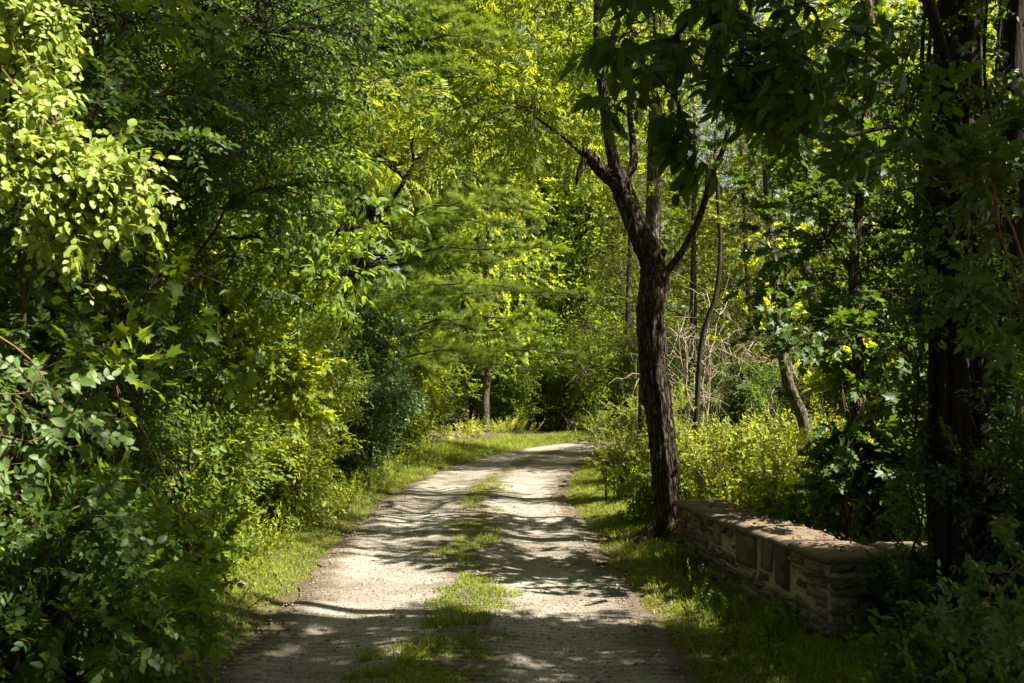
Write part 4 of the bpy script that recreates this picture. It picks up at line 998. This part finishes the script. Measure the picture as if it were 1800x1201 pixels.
# wild grape draped over the left hedge
gv = Plant('grape_vine', 'wild grape with broad lobed leaves draped over the tall left shrubs', 'vine', (-2.75, 6.0), None, 46)
paths = [np.vstack([[gv.base], path(p, 16)]) for p in ([(60, 900, 5.8), (120, 500, 5.6), (180, 200, 5.5), (260, 60, 5.6), (330, 20, 5.7)], [(90, 860, 5.7), (200, 600, 5.5), (300, 480, 5.6), (420, 520, 5.8), (455, 620, 5.9)], [(60, 880, 5.6), (130, 720, 5.3), (190, 650, 5.2), (215, 740, 5.2), (225, 850, 5.25)])]
path_foliage(gv, paths, .008, 15, .3, 2, 'grape', L_maple, .2, (.7, 1.15), .5, .3, -.1, .7)
gv.done('mid_leaf', 'twig', 'stems', 'leaves', 'twigs')

# ================================================================== RIGHT SIDE
# red cedars with thin dead lower branches behind the clearing
def cedar(label, base, h, r, seed, lean=0):
    pl = Plant('red_cedar', label, 'tree', base, 'red cedars behind the clearing', seed); rg = pl.rng
    tk = spline([pl.base - [0, 0, .1], pl.base + [lean * .3, 0, h * .4], pl.base + [lean, 0, h]], 24); tube(pl.stem, tk, np.linspace(.13, .03, 24), 10, .05, rg)
    blobs = []
    for k in range(15):
        t = .32 + .68 * k / 14; a = k * 2.4; rr = r * (1.05 - t) * 1.1
        blobs.append((tk[int(t * 23)] + [cos(a) * rr, sin(a) * rr, .3], (r * .42, r * .42, .4), 7))
    blob_crown(rg, pl.leaf, pl.twig, blobs, K['cedar'], L_scale, .24, 12, tk[4:], .02, scale=(1, 1.5), up=.5)
    g = Geo()
    for k in range(36):
        z = h * rg.uniform(.06, .45); a = rg.uniform(0, 6.28); L = rg.uniform(.7, 2.0); p = tk[int(z / h * 23)]
        d = np.array([cos(a), sin(a), rg.uniform(-.4, .25)]); q = bez(p, p + d * L * .6 + [0, 0, .1], p + d * L + [0, 0, -.25 * L], 9); q[1:] += rg.normal(0, .03, (8, 3))
        tube(g, q, np.linspace(.022, .007, 9), 5, cap=False)
        for _ in range(4):
            j = rg.integers(3, 8); e = q[j] + nrm(d + rg.normal(0, .8, 3)) * L * rg.uniform(.15, .4)
            tube(g, np.array([q[j], (q[j] + e) / 2 + rg.normal(0, .03, 3), e]), [.010, .007, .004], 4, cap=False)
    g.build('dead_branches', M['dead_wood'], pl.t)
    return pl.done('cedar_leaf', 'grey_bark', 'trunk', 'crown', 'branches')
for i, (x, y, h, r, ln, lab) in enumerate([(3.9, 21.5, 8, 1.5, .1, 'red cedar with bare lower twigs just right of the forked trunk'), (5.6, 23, 8.5, 1.6, -.3, 'red cedar standing right of the black crooked stem'), (2.9, 25.5, 7.5, 1.4, .2, 'red cedar seen left of the forked trunk above the road end'), (7.6, 24.5, 9, 1.7, .4, 'red cedar farthest right behind the backlit saplings')]):
    cedar(lab, (x, y), h, r, 301 + i, ln)
# thin stems between
def bare(name, label, pts, r0, r1, bm, seed, n=22):
    b = P(*pts[0]); pl = Plant(name, label, 'tree', b[:2], None, seed); q = path(pts, n); q[0] = pl.base - [0, 0, .1]
    tube(pl.stem, q, np.linspace(r0, r1, n), 9, .06, pl.rng); return pl, q
pl, q = bare('crooked_sapling', 'black crooked bare stem in front of the cedars', [(1222, 800, 16.5), (1232, 610, 16.5), (1258, 520, 16.5), (1266, 440, 16.5), (1262, 350, 16.5), (1256, 270, 16.5)], .045, .028, 'dark_bark', 311)
blob_crown(pl.rng, pl.leaf, pl.twig, [(P(1262, 190, 16.5), (.9, .9, .6), 12)], K['alder'], L_ovate, .3, 7, q[-3:], .02); pl.done('lime_leaf', 'dark_bark', 'trunk', 'crown', 'branches')
pl, q = bare('leaning_tree', 'sun-flecked pale trunk leaning left above the goldenrod', [(1432, 850, 14), (1412, 740, 14), (1388, 680, 14), (1372, 600, 14), (1362, 500, 14), (1352, 380, 14), (1340, 200, 14)], .085, .05, 'grey_bark', 312)
blob_crown(pl.rng, pl.leaf, pl.twig, [(P(1340, 100, 14), (1.3, 1.2, .8), 20), (P(1345, 430, 13.8), (.4, .4, .5), 5), (P(1330, 580, 14), (.4, .4, .2), 3)], K['maple'], L_maple, .26, 7, q[8:], .025, scale=(.8, 1.2)); pl.done('lime_leaf', 'grey_bark', 'trunk', 'crown', 'branches')
pl, q = bare('leaning_tree', 'short thick pale trunk tilting left among the right-hand leaves', [(1500, 800, 20), (1462, 640, 20), (1438, 560, 20), (1424, 510, 20), (1400, 400, 20), (1380, 250, 20)], .13, .08, 'grey_bark', 313)
blob_crown(pl.rng, pl.leaf, pl.twig, [(P(1400, 150, 20), (1.8, 1.5, 1.1), 22), (P(1480, 400, 20.4), (1.1, 1, .8), 12)], K['alder'], L_ovate, .36, 9, q[8:], .04, scale=(1, 1.5)); pl.done('lime_leaf', 'grey_bark', 'trunk', 'crown', 'branches')
pl, q = bare('young_tree', 'young brown trunk rising directly behind the corner of the stone wall', [(1487, 985, 7.9), (1492, 880, 7.9), (1500, 760, 7.9), (1508, 640, 7.9), (1500, 480, 8), (1520, 250, 8.1), (1530, 0, 8.3)], .062, .03, 'bark', 314)
blob_crown(pl.rng, pl.leaf, pl.twig, [(P(1500, 560, 8), (.7, .6, .5), 12), (P(1560, 400, 8.2), (.8, .7, .6), 16), (P(1450, 420, 8.4), (.6, .6, .5), 11), (P(1560, 700, 8), (.6, .5, .5), 11), (P(1430, 200, 8.6), (.8, .7, .6), 14), (P(1580, 150, 8.6), (.8, .8, .7), 14), (P(1540, 840, 8), (.45, .4, .35), 7)],
           K['maple'], L_maple, .22, 7, q[6:], .018, scale=(.7, 1.1)); pl.done('dark_leaf', 'bark', 'trunk', 'crown', 'branches')

# weeds and shrubs of the sunny clearing
ng = 2100
gx = rw.uniform(2.1, 7.6, ng); gy = rw.uniform(10.2, 18.5, ng); d_ = val_noise(gx, gy, 1.1, 41); keep = rw.uniform(0, 1, ng) < np.clip(2.2 * d_ - .35, .05, 1)
gx, gy = gx[keep], gy[keep]; gh = .35 + 1.15 * val_noise(gx, gy, .8, 42) ** 1.3 + rw.uniform(-.15, .25, len(gx))
gw = thing('goldenrod_patch', 'tall sunlit yellow-green goldenrod filling the clearing behind the wall', 'weeds', (4.2, 13.5, 0), None, 'stuff')
b = np.column_stack([gx, gy, ground_z(gx, gy) - .02]); dd = np.column_stack([rw.normal(0, .2, len(gx)), rw.normal(0, .2, len(gx)), np.ones(len(gx))])
kind = np.where(val_noise(gx, gy, 1.7, 43) + rw.normal(0, .13, len(gx)) > .55, 1, 0)
ws_ = Geo()
for kd, lm_, lts, fat in ((0, 'weed_leaf', L_lance, 1.0), (1, 'broad_weed', L_ovate, 1.15)):
    wl_ = Geo(); mk = kind == kd
    for k in range(4):
        m = mk & ((np.arange(len(gx)) % 4) == k); sc = gh[m]
        for fr, f2 in ((.03, 1.0), (.4, .95)):
            bb = b[m] + nrm(dd[m]) * (sc * fr)[:, None]; F = frames(dd[m] + rw.normal(0, .1, (m.sum(), 3)), rw, 3); sp_ = K['weed'][k]
            R = np.einsum('kij,njl->knil', F, sp_.R).reshape(-1, 3, 3); s_ = sc * 1.15 * f2
            T = (np.einsum('kij,nj->kni', F, sp_.T) * s_[:, None, None] + bb[:, None]).reshape(-1, 3)
            R = _orth(R[:, :, 1] + rw.normal(0, .25, (len(R), 3)), R[:, :, 2] + rw.normal(0, .3, (len(R), 3)))
            inst(wl_, lts[k % 2], R, T, (np.minimum(s_, 1)[:, None] * sp_.S[None]).reshape(-1) * fat * rw.uniform(.7, 1.3, len(T)))
    wl_.build('leaves', M[lm_], gw)['kind'] = 'stuff'
twig_lines(ws_, b, b + nrm(dd) * gh[:, None], np.full(len(b), .003)); ws_.build('stalks', M['twig'], gw)['kind'] = 'stuff'
dg_ = Geo(); n = 130; q0 = np.column_stack([rw.uniform(2.2, 7, n), rw.uniform(10.5, 18, n), np.zeros(n)]); q1 = q0 + np.column_stack([rw.normal(0, .3, n), rw.normal(0, .3, n), rw.uniform(.7, 1.7, n)])
twig_lines(dg_, q0, q1, np.full(n, .005)); dg_.build('dry_stalks', M['dead_wood'], gw)['kind'] = 'stuff'
for i, (x, y, h, r, lab) in enumerate([(3.3, 18.2, 3.4, 1.3, 'leafless tangle of pale dead twigs right of the forked trunk'), (4.9, 18.9, 3.0, 1.4, 'leafless pale dead bush in front of the second cedar'), (6.3, 19.3, 3.4, 1.4, 'leafless dead bush behind the leaning pale trunk')]):
    ds = Plant('dead_shrub', lab, 'shrub', (x, y), None, 460 + i); rg = ds.rng
    for k in range(9):
        a = rg.uniform(0, 6.28); e = ds.base + [cos(a) * r * rg.uniform(.3, 1), sin(a) * r * rg.uniform(.3, 1), h * rg.uniform(.5, 1)]
        p = bez(ds.base, (ds.base + e) / 2 + [0, 0, .4], e, 12); p[1:] += np.cumsum(rg.normal(0, .035, (11, 3)), 0); tube(ds.stem, p, np.linspace(.026, .008, 12), 6)
        for _ in range(9):
            j = rg.integers(3, 11); d = nrm(rg.normal(0, 1, 3) + [0, 0, -.1]); L = rg.uniform(.3, 1.1); q_ = bez(p[j], p[j] + d * L * .5 + [0, 0, .1], p[j] + d * L + [0, 0, -.2 * L], 7); q_[1:] += rg.normal(0, .02, (6, 3)); tube(ds.twig, q_, np.linspace(.010, .004, 7), 4, cap=False)
            for _ in range(2): tube(ds.twig, np.array([q_[3], q_[3] + rg.normal(0, .12, 3), q_[3] + rg.normal(0, .25, 3)]), [.005, .004, .003], 4, cap=False)
    ds.done('mid_leaf', 'dead_wood')
# leafy undergrowth and tangle under the cedars
for i, (x, y, h, r, kit, lm_, lab) in enumerate([(3.6, 19.6, 1.5, .9, 'honey', 'mid_leaf', 'leafy bush right behind the forked trunk, before the nearest cedar'), (5.6, 20.2, 1.7, 1.0, 'alder', 'lime_leaf', 'bright bush at the back of the goldenrod below the second cedar'), (7.6, 21.4, 3.6, 1.3, 'alder', 'mid_leaf', 'bush at the back of the goldenrod behind the leaning pale trunk'),
        (4.6, 18.8, 1.9, .9, 'honey', 'dark_leaf', 'low dark bush at the back edge of the goldenrod'), (9.4, 22.5, 3.8, 1.4, 'alder', 'mid_leaf', 'tall bush behind the tilted thick trunk at the right'), (6.6, 18.2, 2.4, .9, 'maple', 'lime_leaf', 'lobed-leaved sapling bush lit at the right end of the goldenrod')]):
    shrub('thicket_bush', lab, 'shrub', (x, y), 18, r, h, kit, L_maple if kit == 'maple' else L_ovate, lm_, seed=420 + i, side_n=11, side_len=.55, per=6, r0=.014, start=.08, scale=(1, 1.5))
shrub('spirea_shrub', 'sunlit feathery shrub at the left foot of the forked tree, nearest the road', 'shrub', (1.7, 14.4), 40, .6, 1.2, 'weed', L_lance, 'broad_weed', seed=321, side_n=9, side_len=.28, per=2, start=.1, scale=(.35, .6), up=.4)
shrub('spirea_shrub', 'sunlit feathery shrub further along behind the nearest one, at the road bend', 'shrub', (2.4, 17.0), 36, .7, 1.25, 'weed', L_lance, 'broad_weed', seed=322, side_n=9, side_len=.35, per=2, start=.1, scale=(.4, .7), up=.4)
shrub('bramble_bush', 'low green bramble round the base of the forked tree', 'shrub', (1.72, 11.9), 12, .4, .7, 'honey', L_ovate, 'mid_leaf', seed=323, side_n=8, side_len=.25, per=4, start=.1)
shrub('bramble_bush', 'sunlit knee-high bramble right behind the stone wall', 'shrub', (2.9, 9.8), 14, .45, .6, 'honey', L_ovate, 'lime_leaf', seed=324, side_n=8, side_len=.3, per=4, start=.1)
shrub('bramble_bush', 'backlit bramble behind the wall corner, beside the young brown trunk', 'shrub', (3.1, 8.2), 16, .7, 1.25, 'maple', L_maple, 'dark_leaf', seed=325, side_n=8, side_len=.35, per=4, start=.1)
shrub('backlit_shrub', 'tall backlit bush of small leaves right of the young brown trunk', 'shrub', (3.6, 8.2), 18, 1.0, 3.3, 'honey', L_ovate, 'dark_leaf', seed=326, side_n=12, side_len=.6, per=6, r0=.016, start=.1)
shrub('backlit_shrub', 'backlit bush filling the gap between the leaning trunks and the dark tree', 'shrub', (4.5, 9.7), 18, 1.2, 3.6, 'alder', L_ovate, 'mid_leaf', seed=327, side_n=12, side_len=.7, per=6, r0=.018, start=.1)
sapling('shade_tree', 'broadleaf tree with bright translucent leaves across the upper right', (9.8, 21), [(P(1420, 60, 20), (2.1, 1.8, 1.2), 34), (P(1560, 130, 20), (2, 1.8, 1.3), 34), (P(1440, 230, 20.5), (1.2, 1.2, .7), 14), (P(1560, 330, 20.5), (1.6, 1.5, 1), 22), (P(1660, 60, 20), (1.8, 1.8, 1.3), 24), (P(1290, 70, 20.5), (1.5, 1.5, .9), 18), (P(1640, 480, 20.5), (1.4, 1.4, .8), 16)],
        'alder', L_ovate, 'lime_leaf', 328, [[9.6, 20.8, 3], [8.6, 20.4, 6.5], [7.4, 20.2, 10]], .19, 'dark_bark', .42, 8, (1.3, 1.9), limb_r=.07)
sapling('shade_tree', 'high-crowned tree behind the big dark trunk, its crown shading the road', (5.5, 11.6), [((4.6, 9.6, 6.7), (1.2, .9, .7), 15), ((3.7, 12.6, 6.6), (1.1, .9, .6), 12), ((5.8, 13.4, 8.2), (1.4, 1, .8), 14), ((2.8, 11, 7.4), (1, .9, .5), 9), ((3.2, 14.6, 8), (1.2, 1, .6), 12)],
        'alder', L_ovate, 'mid_leaf', 329, [[5.5, 11.5, 2.5], [5.3, 11.4, 5], [4.9, 11.4, 8]], .13, 'dark_bark', .36, 8, (1, 1.5), limb_r=.05)

sapling('maple_sapling', 'young maple with glowing lobed leaves between the hanging dark leaves and the dark trunk', (4.9, 10.9), [(P(1450, 50, 10.6), (.8, .7, .4), 13), (P(1580, 120, 10.6), (.7, .7, .5), 14), (P(1560, 290, 10.8), (.5, .5, .35), 8), (P(1400, 250, 11), (.4, .4, .25), 5), (P(1620, 380, 10.8), (.45, .4, .35), 6)],
        'maple', L_maple, 'lime_leaf', 330, [[4.8, 10.9, 2], [4.5, 10.8, 4], [4.2, 10.7, 5.6]], .05, 'dark_bark', .24, 7, (.9, 1.3), limb_r=.016)
# the big dark tree at the right edge, wrapped in vines, whose limb hangs over the road
dt = Plant('dark_tree', 'large dark vine-wrapped tree at the right edge, its leafy limb over the road', 'tree', (2.72, 5.9), None, 331)
q = spline([dt.base - [0, 0, .1], P(1700, 900, 5.9), P(1700, 600, 5.9), P(1692, 300, 5.9), P(1690, 0, 5.9), [3.0, 5.6, 7], [3.5, 5.1, 9.6]], 48)
tube(dt.stem, q, np.interp(np.linspace(0, 1, 48), [0, .05, .12, .5, .83, 1], [.27, .22, .19, .17, .09, .05]), 20, .09, dt.rng)
q2 = spline([dt.base + [.28, .1, -.1], P(1775, 800, 6), P(1785, 400, 6), P(1790, 0, 6), [3.6, 6, 7]], 30)
tube(dt.stem, q2, np.linspace(.12, .07, 30), 14, .08, dt.rng)
g = Geo()
for k in range(9):
    a0 = dt.rng.uniform(0, 6.28); tt = np.linspace(0, .8, 40); c = np.array([np.interp(tt, np.linspace(0, 1, 48), q[:, i]) for i in range(3)]).T
    aa = a0 + dt.rng.normal(0, 1.2) * tt + .3 * np.sin(tt * 9 + k); rr = .2 + .02 * np.sin(tt * 17 + k)
    v = c + np.column_stack([np.cos(aa) * rr, np.sin(aa) * rr, np.zeros(40)]); tube(g, v, np.linspace(.018, .008, 40), 6, .1, dt.rng)
limb = spline([q[27], P(1600, -60, 5.3), P(1420, -60, 4.9), P(1280, -20, 4.6), P(1190, 60, 4.55), P(1150, 130, 4.5)], 26); tube(dt.twig, limb, np.linspace(.035, .006, 26), 9, .05, dt.rng)
limb2 = spline([q[22], P(1600, 230, 5.4), P(1480, 240, 5.2), P(1390, 230, 5.0)], 16); tube(dt.twig, limb2, np.linspace(.022, .006, 16), 8, .05, dt.rng)
gl_ = Geo(); fine = Geo()
blob_crown(dt.rng, gl_, fine, [(P(1190, 165, 4.6), (.16, .2, .08), 3), (P(1260, 120, 4.6), (.18, .25, .08), 4), (P(1340, 110, 4.7), (.2, .25, .1), 4), (P(1130, 40, 4.5), (.16, .25, .06), 3), (P(1420, 150, 4.8), (.2, .25, .1), 4), (P(1215, 245, 4.5), (.06, .1, .04), 1), (P(1500, 170, 5.0), (.3, .3, .16), 4), (P(1240, 20, 4.6), (.25, .3, .08), 4), (P(1400, 10, 4.7), (.3, .3, .1), 4)],
           K['hickory'], L_lance_f, .11, 2, np.vstack([limb[6:], limb2[5:]]), .006, dt.twig, droop=.4, sub_r=.004, out=.4, scale=(.6, .85), twr=.003)
blob_crown(dt.rng, gl_, fine, [((4.6, 4.1, 6.2), (1.9, 1.2, 1.2), 50), ((5.8, 3.2, 7.6), (1.9, 1.3, 1.2), 46), ((3.6, 3.6, 4.6), (1.3, 1.1, .9), 34), ((6.4, 3.9, 5.4), (1.7, 1.2, 1.2), 40), ((4.4, 2.2, 6.4), (1.7, 1.2, 1.2), 40), ((6, 1.6, 5.6), (1.6, 1.4, 1.2), 30), ((4.5, 2.6, 3.9), (1.3, 1.2, .9), 30), ((3.4, 3.0, 3.2), (.9, .9, .6), 18), ((4.2, 4.4, 9.9), (1.2, .8, .9), 44), ((4.3, 4.3, 11.5), (1.2, .9, .9), 40), ((2.3, .7, 4.4), (1.2, .9, .7), 26), ((.7, -.4, 5.2), (1.3, 1, .7), 26), ((3.6, .6, 5.2), (1.2, 1, .8), 24)],  # out-of-view clumps, placed to shade the near scene and block skylight
           K['hickory'], L_lance, .38, 4, q[34:], .04, dt.twig, droop=.3, sub_r=.014, scale=(.9, 1.3))
g.build('vines', M['dark_bark'], dt.t, True); dt.stem.v += dt.twig.v; dt.stem.f += [f + dt.stem.n for f in dt.twig.f]; dt.stem.n += dt.twig.n; dt.twig = fine; dt.leaf = gl_
dt.done('dark_leaf', 'dark_bark', 'trunk', 'crown', 'twigs')
iv = Plant('ivy', 'dark small-leaved ivy climbing the big right-hand trunk', 'vine', (2.55, 5.7), None, 332)
cc = q[2:34]; paths = []
for k in range(10):
    a = k * .63; r_ = .24 + .03 * (k % 3); off = np.array([cos(a) * r_, sin(a) * r_, 0]); v = cc + off + iv.rng.normal(0, .02, cc.shape); v[0] = [v[0][0], v[0][1], iv.base[2] - .02]; paths.append(v)
path_foliage(iv, paths, .006, 34, .3, 3, 'honey', L_ovate, .02, (.7, 1.1), .6, .3, -.1, .9)
iv.done('dark_leaf', 'dark_bark', 'stems', 'leaves', 'twigs')

# near right: dim sapling twigs, low shrubs by the wall
def twig_shrub(label, base, paths, seed, lm='blue_leaf', kit='dog', sc=(.55, .8), side_n=6):
    pl = Plant('buckthorn_sapling', label, 'shrub', base, None, seed)
    ps = [np.vstack([[pl.base + pl.rng.normal(0, .02, 3) * [1, 1, 0]], path(p, 16)]) for p in paths]
    path_foliage(pl, ps, .006, side_n, .16, 3, kit, L_oval_f, .35, sc, .5, .3, .1, .6); return pl.done(lm, 'red_twig', 'stems', 'leaves', 'twigs')
twig_shrub('thin shaded sapling with small round leaves in front of the dark right trunk', (1.85, 3.4), [[(1860, 900, 3.4), (1800, 560, 3.4), (1752, 380, 3.45), (1745, 200, 3.5)], [(1880, 800, 3.4), (1780, 400, 3.4), (1680, 300, 3.4), (1640, 270, 3.4)], [(1900, 900, 3.4), (1840, 600, 3.4), (1760, 520, 3.4), (1700, 510, 3.4)]], 341, side_n=10)
twig_shrub('small sapling sprig with pale leaves low at the right edge', (1.95, 3.6), [[(1900, 1150, 3.5), (1830, 1080, 3.5), (1750, 1060, 3.5), (1660, 1078, 3.5)], [(1900, 1100, 3.5), (1820, 1020, 3.5), (1745, 1000, 3.5)], [(1900, 1200, 3.5), (1800, 1150, 3.5), (1760, 1150, 3.5)]], 342, 'blue_leaf', sc=(.4, .6), side_n=7)
shrub('wall_shrub', 'dark leafy shrub covering the foot of the wall corner', 'shrub', (2.5, 5.75), 12, .35, .35, 'honey', L_oval_f, 'dark_leaf', seed=343, side_n=7, side_len=.22, per=4, start=.1)
shrub('wall_shrub', 'dark leafy shrub between the wall and the big right-hand trunk', 'shrub', (2.35, 4.9), 14, .45, .38, 'honey', L_oval_f, 'dark_leaf', seed=344, side_n=8, side_len=.25, per=4, start=.1)
shrub('wall_shrub', 'dark bush hiding the base of the big right-hand trunk', 'shrub', (3.1, 5.5), 16, .45, 1.4, 'honey', L_ovate, 'dark_leaf', seed=345, side_n=9, side_len=.35, per=5, start=.1)
for i, (px_, py_, h, lab) in enumerate([(1283, 1118, .30, 'small upright weed catching the sun before the wall'), (1225, 1075, .22, 'low pale weed in the grass left of the upright weed'), (1205, 1010, .3, 'weed at the far end of the wall foot'), (1350, 1125, .22, 'shaded weed at the middle of the wall foot')]):
    c = P(px_, py_, 1) - [0, 0, CAM_Z]; k = -1.57 / c[2]; weed('verge_weed', lab, (c[0] * k, k), 4, h, 'mid_leaf', 350 + i, 'weeds along the wall foot', sp=.04)
for i, (x, y, h) in enumerate([(1.5, 8.6, .25), (1.62, 7.7, .3), (1.55, 7.1, .22), (1.75, 6.6, .3), (1.6, 6.2, .26), (1.45, 9.3, .28), (1.35, 6.9, .16), (1.5, 5.8, .22)]):
    weed('wall_weed', 'dim leafy weed in the shade along the foot of the stone wall', (x, y), 6, h, 'mid_leaf' if i % 2 else 'dark_leaf', 540 + i, 'shaded weeds along the stone wall', sp=.1, lean=.5, lts=L_ovate)
shrub('wall_shrub', 'low dark leafy plant in the bottom right corner', 'shrub', (2.1, 4.35), 12, .3, .3, 'honey', L_oval_f, 'dark_leaf', seed=561, side_n=6, side_len=.18, per=4, start=.1)
# low ground cover in the shade of both hedges
n = 1500; x = np.concatenate([rw.uniform(-4.5, -2.0, n), rw.uniform(1.9, 4.5, n)]); y = 3.5 + 14 * rw.uniform(0, 1, 2 * n) ** 1.4
o_ = road_off(x, y); k = (np.abs(o_) > 1.9) & ~((x > 1.4) & (x < 2.6) & (y > 6) & (y < 9.6)); x, y = x[k], y[k]
gc, gt = Geo(), Geo(); place_sprays(gc, None, K['honey'] + K['dog'], L_ovate, np.column_stack([x, y, ground_z(x, y)]), np.column_stack([rw.normal(0, .6, len(x)), rw.normal(0, .6, len(x)), np.full(len(x), .9)]), rw, (.7, 1.2), 2, .3)
tag(gc.build('ground_cover', M['mid_leaf']), 'low leafy ground cover under the hedges on both sides', 'ground cover', kind='stuff')
